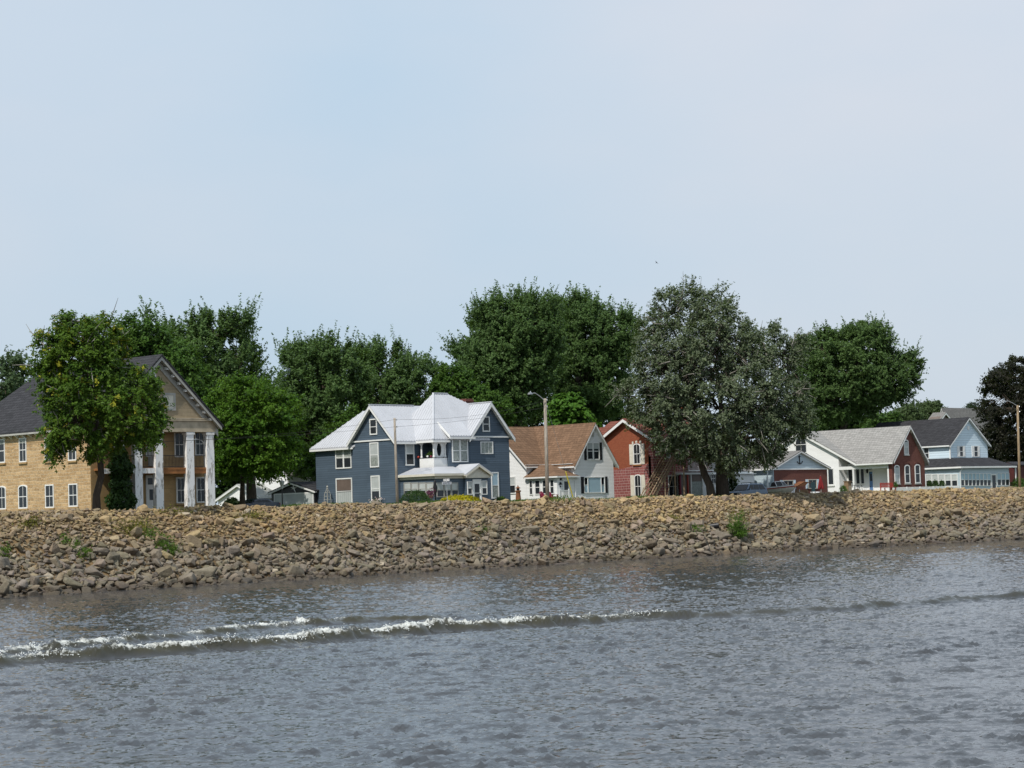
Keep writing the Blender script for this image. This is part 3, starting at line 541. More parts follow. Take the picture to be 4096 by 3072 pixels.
# left: yellowing tree on the levee by the stone building
tree('yellowing_tree', 'tree with yellowing leaves and leaning bare trunk before the tan stone building', z1, [(190, 660), (240, 600), (320, 560), (290, 500), (235, 480), (265, 410), (310, 345), (390, 350), (430, 265), (530, 240), (630, 280), (700, 245), (790, 300), (850, 400), (850, 500), (880, 560), (960, 600), (1080, 660), (1120, 740), (1080, 800), (1150, 880), (1130, 960), (1080, 1040), (1100, 1130), (1040, 1175), (960, 1130), (900, 1180), (850, 1120), (780, 1130), (740, 1230), (690, 1190), (620, 1180), (640, 1320), (580, 1310), (530, 1230), (490, 1200), (430, 1300), (400, 1240), (310, 1220), (290, 1080), (290, 980), (330, 870), (290, 800), (310, 740), (220, 740)],
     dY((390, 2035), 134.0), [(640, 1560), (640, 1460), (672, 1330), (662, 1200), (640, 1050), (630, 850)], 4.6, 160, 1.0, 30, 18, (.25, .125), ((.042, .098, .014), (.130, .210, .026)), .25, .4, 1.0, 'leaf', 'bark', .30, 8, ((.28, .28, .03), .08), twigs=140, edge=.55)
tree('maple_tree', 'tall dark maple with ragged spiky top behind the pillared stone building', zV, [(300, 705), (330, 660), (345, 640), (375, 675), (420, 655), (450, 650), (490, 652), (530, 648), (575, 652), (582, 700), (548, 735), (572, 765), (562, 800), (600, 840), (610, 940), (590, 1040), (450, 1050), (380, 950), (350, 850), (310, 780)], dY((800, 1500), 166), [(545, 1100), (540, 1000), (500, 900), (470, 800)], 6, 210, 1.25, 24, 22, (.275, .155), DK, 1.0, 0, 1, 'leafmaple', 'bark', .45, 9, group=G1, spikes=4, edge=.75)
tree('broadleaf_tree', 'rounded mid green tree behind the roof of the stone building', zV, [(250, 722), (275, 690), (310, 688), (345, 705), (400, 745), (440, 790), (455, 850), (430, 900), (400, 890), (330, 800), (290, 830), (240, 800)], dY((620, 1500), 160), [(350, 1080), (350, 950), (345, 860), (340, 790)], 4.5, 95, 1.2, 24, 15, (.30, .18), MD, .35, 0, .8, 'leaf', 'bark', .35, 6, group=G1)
tree('distant_tree', 'grey green tree at the far left beyond the charcoal roof', zV, [(-120, 800), (-60, 770), (0, 772), (12, 790), (30, 763), (60, 772), (78, 800), (70, 850), (40, 900), (0, 1000), (-130, 1000)], dY((50, 1500), 200), [(-20, 1090), (-20, 990), (-20, 900), (-15, 850)], 6, 90, 1.5, 24, 14, (.38, .22), ((.05, .085, .04), (.085, .13, .06)), .5, 0, 1, 'leaf', 'bark', .4, 6)
tree('round_tree', 'bright green round-crowned tree with twin trunks beside the stone building', z2, [(60, 730), (110, 660), (200, 600), (290, 570), (370, 565), (440, 585), (560, 620), (640, 660), (690, 720), (720, 790), (745, 870), (720, 950), (745, 1050), (725, 1130), (700, 1210), (640, 1280), (560, 1315), (480, 1335), (400, 1300), (340, 1330), (270, 1300), (200, 1340), (150, 1290), (110, 1200), (110, 1100), (90, 1000), (60, 900), (70, 800)],
     dY((970, 2030), 147), [(312, 1530), (312, 1420), (315, 1300), (330, 1150)], 5.2, 150, 1.15, 26, 17, (.24, .14), BR, .25, .15, .8, 'leaf', 'bark', .26, 8, spread=.7)
tree('maple_tree', 'dark green maple with fan of upright shoots rising left of the metal roof', zV, [(585, 752), (605, 738), (655, 712), (690, 715), (735, 706), (780, 715), (800, 735), (820, 800), (800, 880), (760, 940), (720, 1030), (640, 1050), (600, 1000), (570, 900), (600, 800)], dY((1250, 1500), 172), [(690, 1100), (690, 980), (690, 900), (690, 820)], 6, 190, 1.25, 26, 22, (.275, .155), DK, 1.1, 0, 1, 'leafmaple', 'bark', .45, 9, group=G1, spikes=4, edge=.75)
tree('maple_tree', 'dark green maple with upright shoots directly behind the white metal roof', zV, [(770, 730), (808, 712), (830, 722), (862, 712), (890, 735), (905, 770), (950, 785), (965, 830), (975, 900), (960, 960), (800, 960), (750, 900), (755, 800)], dY((1600, 1500), 176), [(860, 1100), (860, 980), (860, 900), (860, 830)], 6, 140, 1.25, 26, 22, (.275, .155), DK, 1.1, 0, 1, 'leafmaple', 'bark', .45, 8, group=G1, spikes=4, edge=.75)
tree('small_tree', 'small mid green tree filling the gap beside the slate blue house', zV, [(690, 935), (715, 905), (750, 880), (790, 878), (800, 920), (770, 980), (740, 1040), (680, 1050), (650, 1000)], dY((1380, 1700), 163), [(730, 1090), (730, 1030), (730, 980), (735, 940)], 2.5, 60, .9, 22, 14, (.26, .16), MD, .3, 0, .8, 'leaf', 'bark', .2, 5)
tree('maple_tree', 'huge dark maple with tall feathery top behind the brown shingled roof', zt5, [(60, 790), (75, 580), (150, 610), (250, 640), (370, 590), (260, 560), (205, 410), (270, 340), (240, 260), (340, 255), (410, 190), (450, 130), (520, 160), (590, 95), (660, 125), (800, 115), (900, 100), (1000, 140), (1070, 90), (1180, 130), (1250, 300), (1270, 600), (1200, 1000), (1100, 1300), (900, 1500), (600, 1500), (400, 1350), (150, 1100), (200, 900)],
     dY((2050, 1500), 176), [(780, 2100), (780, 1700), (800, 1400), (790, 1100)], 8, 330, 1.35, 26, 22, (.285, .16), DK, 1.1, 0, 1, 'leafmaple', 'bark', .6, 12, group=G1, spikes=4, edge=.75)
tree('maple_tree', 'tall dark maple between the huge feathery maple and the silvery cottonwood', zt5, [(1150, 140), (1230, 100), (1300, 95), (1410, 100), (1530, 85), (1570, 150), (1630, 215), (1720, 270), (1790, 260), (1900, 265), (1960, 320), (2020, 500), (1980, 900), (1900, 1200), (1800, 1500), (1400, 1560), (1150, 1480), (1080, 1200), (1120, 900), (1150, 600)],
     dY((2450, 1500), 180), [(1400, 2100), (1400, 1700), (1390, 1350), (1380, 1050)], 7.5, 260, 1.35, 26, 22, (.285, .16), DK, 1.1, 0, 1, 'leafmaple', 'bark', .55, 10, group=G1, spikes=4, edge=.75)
tree('small_tree', 'lighter green tree low behind the red chimney of the metal roof', zt5, [(0, 900), (60, 880), (180, 880), (330, 960), (420, 1080), (560, 1180), (700, 1230), (760, 1350), (740, 1480), (500, 1480), (100, 1480), (-60, 1200)], dY((1900, 1650), 168), [(350, 2100), (350, 1800), (350, 1500), (330, 1300)], 3.5, 110, 1.0, 24, 14, (.28, .17), MD, .35, 0, .8, 'leaf', 'bark', .25, 6)
tree('small_tree', 'vivid green broad leaved tree behind the brown roof beside the lamp post', zt5, [(1090, 1310), (1130, 1220), (1190, 1160), (1270, 1170), (1350, 1155), (1400, 1220), (1440, 1300), (1475, 1350), (1560, 1440), (1540, 1500), (1200, 1560), (1080, 1500), (1130, 1400)], dY((2270, 1650), 162), [(1300, 2100), (1300, 1800), (1300, 1500), (1290, 1400)], 2.4, 60, .85, 20, 12, (.42, .34), ((.045, .12, .014), (.098, .205, .028)), .1, .35, .7, 'leaf', 'bark', .2, 5, spread=.5)
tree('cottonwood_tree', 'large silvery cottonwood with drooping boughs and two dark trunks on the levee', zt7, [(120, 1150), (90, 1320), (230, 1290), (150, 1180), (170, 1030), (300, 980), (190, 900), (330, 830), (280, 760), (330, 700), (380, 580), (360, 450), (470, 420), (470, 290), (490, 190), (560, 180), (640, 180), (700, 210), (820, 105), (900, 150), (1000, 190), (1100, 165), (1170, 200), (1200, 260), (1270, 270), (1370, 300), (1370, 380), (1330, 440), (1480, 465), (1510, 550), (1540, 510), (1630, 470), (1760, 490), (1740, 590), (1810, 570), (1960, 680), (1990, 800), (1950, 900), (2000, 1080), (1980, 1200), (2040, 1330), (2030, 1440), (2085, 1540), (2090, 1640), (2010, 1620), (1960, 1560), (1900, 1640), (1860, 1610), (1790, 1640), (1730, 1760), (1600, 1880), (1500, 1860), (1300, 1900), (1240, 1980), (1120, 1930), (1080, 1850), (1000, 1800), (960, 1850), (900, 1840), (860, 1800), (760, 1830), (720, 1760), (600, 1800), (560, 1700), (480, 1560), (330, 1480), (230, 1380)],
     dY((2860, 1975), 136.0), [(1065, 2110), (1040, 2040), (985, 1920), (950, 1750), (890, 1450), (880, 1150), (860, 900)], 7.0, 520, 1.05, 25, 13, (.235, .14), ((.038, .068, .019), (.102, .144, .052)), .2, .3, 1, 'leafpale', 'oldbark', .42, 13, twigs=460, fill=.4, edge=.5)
tree('maple_tree', 'large leaning dark green tree beyond the white house with grey roof', zt8, [(300, 330), (450, 290), (650, 160), (700, 160), (760, 260), (850, 225), (970, 200), (1050, 130), (1280, 105), (1330, 160), (1410, 190), (1520, 210), (1560, 280), (1640, 315), (1680, 350), (1600, 420), (1680, 470), (1560, 550), (1840, 540), (1920, 610), (2010, 670), (1980, 800), (2000, 880), (1930, 920), (2060, 990), (1900, 1050), (1900, 1190), (1780, 1210), (1700, 1260), (1600, 1310), (1400, 1330), (1300, 1500), (1100, 1420), (900, 1560), (500, 1600), (350, 1300), (250, 900)],
     dY((3420, 1700), 166), [(880, 2000), (920, 1620), (1010, 1300), (1130, 1000)], 7.5, 330, 1.3, 24, 22, (.275, .16), ((.036, .078, .016), (.095, .165, .034)), .55, 0, .85, 'leafmaple', 'bark', .5, 11, group=G1, spikes=1)
tree('distant_tree', 'bushy tree far off over the dark roof of the pale blue house', z7, [(560, 420), (600, 300), (680, 260), (770, 235), (860, 290), (870, 420), (800, 520), (560, 520)], dY((3630, 1650), 205), [(700, 900), (700, 600), (700, 480), (710, 400)], 4, 60, 1.2, 22, 14, (.36, .22), ((.055, .085, .035), (.09, .13, .05)), .3, 0, 1, 'leaf', 'bark', .3, 5)
tree('distant_tree', 'spiky topped tree far off left of the distant dark gable', z7, [(850, 330), (910, 210), (960, 205), (1040, 200), (1120, 215), (1180, 290), (1230, 340), (1230, 420), (1150, 520), (860, 520)], dY((3720, 1650), 212), [(1020, 900), (1020, 600), (1020, 480), (1020, 380)], 4, 70, 1.2, 22, 14, (.36, .22), ((.055, .085, .035), (.09, .13, .05)), 1.0, 0, 1, 'leaf', 'bark', .3, 5)
tree('shade_tree', 'dark tree in shadow low between the leaning tree and the pale blue house', z7, [(180, 470), (230, 400), (330, 340), (400, 360), (560, 330), (600, 420), (560, 520), (300, 560), (150, 560)], dY((3500, 1700), 180), [(380, 900), (380, 640), (380, 520), (380, 460)], 3, 60, 1.0, 22, 14, (.30, .18), DK, .3, 0, .9, 'leaf', 'bark', .25, 5)
tree('conifer_tree', 'small dark spire shaped conifer behind the distant roof', z7, [(1470, 300), (1500, 220), (1545, 190), (1560, 165), (1580, 215), (1620, 250), (1640, 330), (1600, 420), (1480, 420)], dY((3890, 1650), 210), [(1555, 900), (1555, 500), (1555, 330), (1558, 220)], 1.8, 40, .8, 22, 14, (.22, .08), ((.018, .035, .02), (.035, .06, .032)), .2, .2, .7, 'leaf', 'bark', .2, 5)
tree('beech_tree', 'dark purple leaved beech at the right edge behind the lamp post', zt10, [(200, 460), (215, 430), (250, 350), (320, 265), (390, 260), (410, 195), (480, 155), (560, 118), (660, 80), (800, 70), (950, 120), (1080, 260), (1150, 500), (1160, 800), (1120, 1100), (1000, 1280), (700, 1300), (560, 1270), (430, 1280), (330, 1260), (280, 1180), (270, 1050), (240, 950), (170, 850), (110, 800), (175, 760), (165, 690), (225, 640), (215, 560)],
     dY((4096, 1650), 166), [(650, 1600), (650, 1350), (660, 1100), (670, 800)], 6.5, 300, 1.15, 24, 16, (.26, .19), ((.014, .016, .012), (.040, .036, .026)), .2, .1, .8, 'leaf', 'bark', .45, 10, spread=.7)
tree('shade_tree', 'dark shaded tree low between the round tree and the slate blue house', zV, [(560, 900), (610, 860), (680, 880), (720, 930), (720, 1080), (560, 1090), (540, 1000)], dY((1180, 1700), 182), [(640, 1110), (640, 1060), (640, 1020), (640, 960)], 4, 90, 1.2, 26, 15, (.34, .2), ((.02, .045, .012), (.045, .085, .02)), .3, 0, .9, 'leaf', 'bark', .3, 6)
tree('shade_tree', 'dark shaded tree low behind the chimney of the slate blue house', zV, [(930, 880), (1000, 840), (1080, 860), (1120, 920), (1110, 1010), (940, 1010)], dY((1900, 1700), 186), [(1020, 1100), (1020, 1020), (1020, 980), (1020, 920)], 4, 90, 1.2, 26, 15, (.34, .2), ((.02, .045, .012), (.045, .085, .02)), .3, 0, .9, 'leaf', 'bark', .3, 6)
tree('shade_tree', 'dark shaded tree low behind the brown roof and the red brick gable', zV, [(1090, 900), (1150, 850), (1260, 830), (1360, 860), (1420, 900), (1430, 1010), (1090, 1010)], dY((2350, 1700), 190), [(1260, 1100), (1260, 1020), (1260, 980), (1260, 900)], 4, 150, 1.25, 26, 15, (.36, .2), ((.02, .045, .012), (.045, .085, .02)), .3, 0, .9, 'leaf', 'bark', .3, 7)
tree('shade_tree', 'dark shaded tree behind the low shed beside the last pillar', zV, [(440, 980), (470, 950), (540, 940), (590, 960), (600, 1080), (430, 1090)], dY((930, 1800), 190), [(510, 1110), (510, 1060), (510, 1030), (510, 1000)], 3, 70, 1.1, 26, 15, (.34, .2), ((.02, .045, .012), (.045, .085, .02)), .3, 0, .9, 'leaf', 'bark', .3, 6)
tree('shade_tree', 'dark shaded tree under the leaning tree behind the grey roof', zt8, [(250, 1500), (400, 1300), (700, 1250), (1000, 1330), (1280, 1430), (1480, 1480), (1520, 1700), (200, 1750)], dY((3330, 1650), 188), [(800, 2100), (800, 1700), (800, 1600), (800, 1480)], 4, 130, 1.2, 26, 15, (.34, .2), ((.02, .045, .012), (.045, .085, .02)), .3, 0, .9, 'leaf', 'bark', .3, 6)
# ------------------------------------------------------------------ shrubs: a dome of small sprays over a few stems
def shrub(name, label, ctr, rx, ry, h, n, leaf, cols, group=None, shape=.6, upright=.4, cat='bush', mat='leaf', stems=6, parent=None):
    ctr = np.array(ctr, float); t = rng.uniform(0, 2*math.pi, n); u = rng.random(n)**shape; zz = rng.random(n)**.8; k = np.sqrt(np.clip(1-zz**2, 0, 1))
    lump = 1+.16*np.sin(t*3+1)+.10*np.sin(t*7)+.08*np.sin(zz*9+t*2)
    C = ctr+np.stack([np.cos(t)*k*rx*u**.35*lump, np.sin(t)*k*ry*u**.35*lump, zz*h*(.82+.22*lump*u**.3)], 1)+rng.normal(0, .05, (n, 3)); nrm = unit((C-ctr)/np.array([rx, ry, h]))+ZZ*upright
    a, b = np.array(cols[0]), np.array(cols[1]); f = np.clip(rng.random(n)*.7+.3*np.sin(t*5+zz*6)*.5+.15, 0, 1)[:, None]
    o = parent or thing(name, label, cat, ctr, group); mb = MB()
    for i in range(stems): a_ = i/stems*6.28; e = ctr+np.array([math.cos(a_)*rx*.5, math.sin(a_)*ry*.5, h*.75]); mb.tube(bez(ctr-ZZ*.1, ctr+ZZ*h*.4, e, 4), [.035, .03, .02, .012], 4, False)
    mb.build('stem', M['bark'], o); leaf_object('foliage', leaves(C, nrm, leaf[0], leaf[1], .7), (a*(1-f)+b*f)*rng.uniform(.8, 1.2, (n, 1)), M[mat], o); return o
# ================================================================== stone building with pillared porch
def base(x, y): return (x, y, ZG)
def stone_building():
    X0, X1, Y0, Y1 = 97.95, 108.95, 141.6, 160.4; xr, zr, s = 103.47, 17.74, .945
    h = thing('stone_building', 'tan stone building with tall peeling white pillars, pediment porch and charcoal roof', 'building', base(103.5, 150))
    def ze(x): return zr-s*abs(x-xr)
    w = MB(); w.box(X0, X1, Y0+.01, Y1, ZG-.3, 12.30); w.build('wall', M['stone'], h)
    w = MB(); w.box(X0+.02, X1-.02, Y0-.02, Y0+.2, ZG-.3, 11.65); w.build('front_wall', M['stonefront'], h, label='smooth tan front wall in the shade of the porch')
    r = MB(); xa, xb, ya = X0-.45, X1+.45, 139.45; za_, zb_ = ze(xa), ze(xb); ye = 155.7; yb = 161.3
    r.slab([(xa, ya, za_), (xr, ya, zr), (xr, ye, zr), (xa, yb, za_)], .16); r.slab([(xr, ya, zr), (xb, ya, zb_), (xb, yb, zb_), (xr, ye, zr)], .16); r.slab([(xa, yb, za_), (xr, ye, zr), (xb, yb, zb_)], .16)
    r.build('roof', M['darkshingle'], h)
    e = MB(); e.beam((X0-.42, 141.4, ze(X0-.42)-.14), (X0-.42, yb-.1, ze(X0-.42)-.14), .1, .14); e.box(X0-.4, X0-.003, 141.62, Y1, 11.93, 11.98); e.build('eave_board', M['trimgrey'], h)
    y = 142.0
    while y < 160: b = MB(); b.prism([(X0-.36, y, 11.93), (X0-.36, y, 11.80), (X0-.01, y, 11.60), (X0-.01, y, 11.93)], (0, .13, 0)); b.build('eave_bracket', M['white'], h); y += .95
    p = MB(); p.prism([(X0, 140.15, 12.72), (X1, 140.15, 12.72), (xr, 140.15, ze(X0)+s*(xr-X0)-.25)], (0, 1.4, 0)); p.build('pediment', M['pediment'], h)
    c = MB(); c.box(X0-.05, X1+.05, 140.02, 141.54, 11.62, 12.72); c.box(X0-.14, X1+.14, 139.9, 141.54, 12.5, 12.6); c.box(X0-.1, X1+.1, 139.96, 141.54, 12.64, 12.74); c.build('entablature', paint('worn_cream_board', (.52, .44, .32), .8, .35, 1.6), h)
    k = MB()
    for xe in (xa+.1, xb-.1):
        k.beam((xe, 139.6, ze(xe)-.17), (xr, 139.6, zr-.17), .12, .30); k.beam((xe, 139.98, ze(xe)-.30), (xr, 139.98, zr-.30), .66, .05); k.beam((xe, 140.12, ze(xe)-.42), (xr, 140.12, zr-.42), .12, .55)
    k.build('raking_cornice', M['trimgrey'], h)
    for sgn in (-1, 1):
        for q in np.linspace(.7, 4.9, 8): x = xr+sgn*q; b = MB(); z = ze(x)-.36; b.box(x-.13, x+.13, 139.68, 140.0, z-.2, z); b.build('cornice_bracket', M['white'], h)
    for x1 in (100.15, 101.8, 103.8, 106.85, 108.88):
        b = MB(); x0 = x1-.72; b.box(x0, x1, 140.1, 140.55, ZG-.1, 11.62); b.box(x0-.06, x1+.06, 140.04, 140.61, 11.4, 11.6); b.box(x0-.06, x1+.06, 140.04, 140.61, ZG-.1, ZG+.5); b.build('pillar', M['peel'], h)
    b = MB(); b.box(X0+.3, X1, 140.25, 141.56, 8.62, 8.78); b.box(X0+.3, X1, 140.28, 140.36, 8.3, 8.62); b.build('balcony', M['orangewood'], h)
    b = MB(); b.box(X0+.2, 103.1, 140.2, 140.27, 8.35, 8.75); b.build('balcony_fascia', M['peel'], h)
    g = MB(); g.box(X0+.4, X1-.1, 140.38, 140.42, 9.72, 9.77); g.box(X0+.4, X1-.1, 140.38, 140.42, 8.84, 8.88)
    for x in np.arange(X0+.4, X1-.1, .14): g.box(x, x+.018, 140.39, 140.41, 8.84, 9.74)
    g.build('balcony_railing', M['darkmetal'], h)
    f = ('y', 141.58); gk = dict(mun=1, trim=.09)
    for q in ((200, 855, 240, 1090), (480, 850, 575, 1095), (680, 850, 770, 1080)): window(h, f, frect(f, za, *q), **gk)
    for q in ((5, 1305, 80, 1560), (498, 1290, 590, 1545), (692, 1288, 785, 1540)): window(h, f, frect(f, za, *q), mun=1, trim=.11, sill='stonefront')
    u0, u1, z0, z1_ = frect(f, za, 203, 1270, 300, 1600); door(h, f, (u0, u1, ZG, z1_), 'white', [(.12, .88, .80, .96), (.30, .75, .42, .68)])
    b = MB(); u = frect(f, za, 225, 960, 300, 1180); fbox(b, f, u[0], u[1], u[2], u[3], 0, .06); b.build('balcony_door', M['trimgrey'], h)
    fp = ('y', 140.15); u = frect(fp, za, 372, 468, 490, 640); window(h, fp, u, glass='cream', mid=False, trim=.16, fr='trimgrey'); u = frect(fp, za, 232, 262, 300, 350); window(h, fp, u, arch=1, mid=False, trim=.13, mun=1)
    f = ('x', X0)
    for q in ((-45, 1090, 35, 1248), (130, 1080, 178, 1242), (300, 1078, 350, 1236), (455, 1074, 508, 1232)): window(h, f, frect(f, z1, *q), trim=.09, sill='stonefront', blind='lace', bfrac=.2, mun=1)
    for q, a in (((-12, 1400, 42, 1556), .35), ((125, 1392, 185, 1550), .35), ((303, 1390, 360, 1546), 0), ((458, 1384, 518, 1538), 0)): window(h, f, frect(f, z1, *q), trim=.10, sill='stonefront', arch=a, mun=1)
    b = MB(); yy = 140.3; P = [(108.2, 140.1, 10.55), (107.9, 139.2, 10.75), (107.6, 138.6, 10.6), (107.5, 138.3, 10.4)]; b.tube([onY(za(770, 960), 140.0), onY(za(745, 930), 139.4), onY(za(700, 918), 138.7), onY(za(665, 925), 138.2), onY(za(645, 950), 138.0)], .035, 6); b.build('lamp_arm', M['steel'], h)
stone_building()
# ivy mass wrapped on the first pillar
iv = thing('ivy_plant', 'dense dark ivy smothering the first pillar of the stone building', 'ivy', (99.8, 140.2, ZG)); n = 5200
zz = rng.uniform(ZG+.1, 10.4, n); wd = np.interp(zz, [4.9, 6.5, 8, 9, 10.4], [1.0, 1.1, 1.0, .95, .5])*(1+.18*np.sin(zz*2.3)+.12*np.sin(zz*5.1+1)); t = rng.uniform(0, 6.28, n); rr = rng.random(n)**.35
C = np.stack([99.75+np.cos(t)*wd*rr, 140.2+np.sin(t)*wd*.8*rr, zz], 1); nr = unit(np.stack([np.cos(t), np.sin(t), np.full(n, .5)], 1)); g_ = rng.random((n, 1))
st = MB(); st.tube([(99.6, 139.9, ZG-.2), (99.5, 139.9, 7), (99.7, 140.0, 10)], [.08, .06, .02], 6); st.build('stem', M['bark'], iv)
leaf_object('foliage', leaves(C, nr, .24, .2, .5), np.array([.016, .036, .011])*(1-g_)+np.array([.042, .085, .022])*g_, M['leaf'], iv)
# ================================================================== slate blue house
def blue_house():
    xB, yB0, yB1, xA, yA1, xC, yC0, yE = 134.66, 146.62, 152.43, 134.96, 158.1, 137.33, 144.3, 144.0; xD, xE, xE1 = 139.03, 141.72, 146.9; ev = 11.42
    h = thing('blue_house', 'slate blue two storey house with white metal roof, corner balcony and glazed porch', 'house', base(141, 150))
    w = MB(); gwall_x(w, yB0, yB1, xB, 145, ZG-.3, ev, 149.52, 14.60); w.box(xA, 146.2, yB1-.02, yA1, ZG-.3, 11.15)
    w.box(xC+1.6, xE1-.2, 146.0, 152, ZG-.3, ev+.05); w.box(xC+.02, xD+.1, yC0+.02, 147, ZG-.3, 8.72); w.box(xD, xE+.02, yE+.03, 147.5, ZG-.3, ev+.1); gwall_y(w, xE, xE1, yE, 155, ZG-.3, ev+.05, 144.30, 14.66)
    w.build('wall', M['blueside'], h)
    r = MB(); o = .42
    sB = (14.72-11.25)/(149.52-(yB0-o)); roof_x(r, yB0-o, yB1+o, 149.52, 11.25, 14.72, xB-o, 142.0, .13)
    r.slab([(xA-.4, yB1-.3, 11.05), (xA-.4, yA1+.4, 11.05), (138.3, 154.9, 14.5), (138.3, yB1-2.5, 14.5)], .13); r.slab([(xA-.4, yA1+.4, 11.05), (147, yA1+.4, 11.05), (146, 154.9, 14.5), (138.3, 154.9, 14.5)], .13); r.slab([(138.3, 151, 14.5), (138.3, 154.9, 14.5), (146, 154.9, 14.5), (146, 151, 14.5)], .1)
    # main hip: -X slope meets the wing ridge, corner hip runs to the balcony corner
    a = np.array([xC-.38, yC0-.38, 11.33]); t = 3.35; top = np.array([a[0]+t, a[1]+t, 15.76]); top2 = np.array([142.1, top[1], 15.76]); tf = np.array([144.3, top[1]-.75, 14.77]); tb = np.array([144.3, top[1]+.75, 14.77]); bk = np.array([a[0], a[1]+2*t, 11.33])
    r.slab([a, top, bk], .12); r.slab([a, np.array([144.3, a[1], 11.33]), tf, top2, top], .12); r.slab([bk, top, top2, tb, np.array([144.3, bk[1], 11.33])], .12); r.slab([top2, tf, tb], .12)
    def hipz(y): return 11.33+(y-a[1])*(15.76-11.33)/t
    y1 = 145.15; z1_ = hipz(y1)+.08; r.slab([(xD-.25, y1, z1_), (xE+.1, y1, z1_), (xE+.1, yE-.45, 11.62), (xD-.25, yE-.45, 11.62)], .13)
    sE = (14.78-11.45)/(144.30-141.35); roof_y(r, xE-.42, xE1+.42, 144.30, 11.45, 14.78, yE-.45, 151.5, .13)
    # raised seams
    for y in np.arange(yB0-o+.12, yB1+o, .24):
        pass
    for x in np.arange(xB-.3, 139.6, .34): r.beam((x, yB0-o, 11.25+.05), (x, 149.45, 14.64+.05), .07, .08)
    for y in np.arange(yB1+.1, yA1+.3, .34):
        k = min(1, (yA1+.4-y)/3.6); r.beam((xA-.4, y, 11.085), (xA-.4+3.74*k, y, 11.05+3.45*k+.05), .07, .08)
    for q in np.arange(.15, 2*t, .34):
        k = 1-abs(q-t)/t; r.beam((a[0], a[1]+q, 11.365), (a[0]+t*k, a[1]+q, 11.33+(15.76-11.33)*k+.05), .07, .08)
    for x in np.arange(a[0]+.15, 144.2, .34):
        k = min(1, (x-a[0])/t, 1-max(0, (x-142.1)*.445/4.43)); r.beam((x, a[1], 11.38), (x, a[1]+t*k, 11.33+(15.76-11.33)*k+.05), .07, .08)
    for x in np.arange(xD-.2, xE, .34): r.beam((x, yE-.45, 11.67), (x, y1, z1_+.05), .07, .08)
    for y in np.arange(yE-.4, 148, .34): r.beam((xE-.42, y, 11.50), (144.25, y, 14.74+.05), .07, .08)
    r.beam(top+[0, 0, .08], top2+[0, 0, .08], .2, .1); r.beam((xB-o, 149.52, 14.80), (139.8, 149.52, 14.80), .18, .08); r.beam((144.30, yE-.45, 14.86), (144.30, 148, 14.86), .18, .08); r.beam(a+[0, 0, .05], top+[0, 0, .07], .16, .06)
    r.build('roof', M['metalroof'], h)
    k = MB(); rake_x(k, yB0-o, yB1+o, 149.52, 11.25, 14.72, xB-o, .44); rake_y(k, xE-.42, xE1+.42, 144.30, 11.45, 14.78, yE-.45, .46, .3)
    k.beam((xB-.05, yB0, 11.50), (xB-.05, yB1, 11.50), .1, .13); k.beam((xE, yE-.05, 11.62), (xE1, yE-.05, 11.62), .1, .13)
    k.beam((xB-.2, yB0-o+.02, 11.12), (xC+.2, yB0-o+.02, 11.12), .09, .16); k.beam((a[0]+.02, a[1], 11.20), (a[0]+.02, yB0, 11.20), .09, .17); k.beam((a[0], a[1]+.02, 11.20), (xD+.1, a[1]+.02, 11.20), .09, .17)
    k.box(a[0]+.06, xD, a[1]+.06, 146.2, 11.08, 11.12); k.beam((xD-.25, yE-.43, 11.48), (xE+.3, yE-.43, 11.48), .09, .15); k.box(xD-.2, xE, yE-.4, yE+.02, 11.36, 11.40)
    k.beam((xD-.28, y1, z1_-.05), (xD-.28, yE-.45, 11.56), .08, .22); k.beam((xA-.38, yB1-.1, 10.92), (xA-.38, yA1+.4, 10.92), .08, .15); k.box(xA-.36, xA+.02, yB1, yA1+.3, 10.76, 10.80)
    for (x, y) in ((xB, yB0), (xA, yA1), (xD, yE+.03), (xE1, yE)): pass
    k.build('roof_trim', M['white'], h)
    c = MB(); q = onY(z3(1620, 235), 152); q2 = onY(z3(1735, 285), 152); c.box(148.95, 149.85, 151.7, 152.5, 11, 15.68); c.box(148.88, 149.92, 151.62, 152.58, 15.40, 15.58); c.build('chimney', M['darkbrick'], h)
    fB, fA, fE, fY = ('x', xB), ('x', xA), ('y', yE), ('y', yB0)
    window(h, fB, frect(fB, z3, 688, 430, 760, 588)); window(h, fB, frect(fB, z3, 690, 663, 777, 908), blind='blind', bfrac=.62, lower='lace'); window(h, fB, frect(fB, z3, 702, 988, 790, 1250), blind='blind', bfrac=.6)
    window(h, fA, frect(fA, z3, 352, 702, 508, 920), double=True, blind='lace', bfrac=.55); window(h, fA, frect(fA, z3, 358, 1013, 517, 1272), blind='browncur', bfrac=.47, lower='blind')
    window(h, fY, frect(fY, z3, 1033, 648, 1120, 890), blind='blind', bfrac=.55)
    fD = ('y', yE+.03); window(h, fD, frect(fD, z3, 1493, 630, 1648, 857), double=True, blind='lace', bfrac=.97); window(h, fE, frect(fE, z3, 1790, 408, 1862, 558)); window(h, fE, frect(fE, z3, 1773, 655, 1895, 776), mid=False, mun=2, trim=.08, blind='lace', bfrac=.98)
    window(h, fE, frect(fE, z3, 1880, 955, 1952, 1215), blind='bluecur', bfrac=.5, lower='lace')
    # corner balcony with posts, parapet and dark recess
    b = MB(); b.box(xC, xD, yC0, yC0+.09, 8.66, 9.62); b.box(xC, xC+.09, yC0+.09, 146.2, 8.66, 9.62); b.box(xC+.09, xD, yC0+.09, 146.5, 8.72, 8.78); b.build('balcony_parapet', M['white'], h)
    b = MB(); b.box(xC-.03, xD, yC0-.03, yC0+.13, 9.625, 9.66); b.box(xC-.03, xC+.13, yC0+.13, 146.2, 9.625, 9.66); b.build('balcony_rail', M['darkmetal'], h)
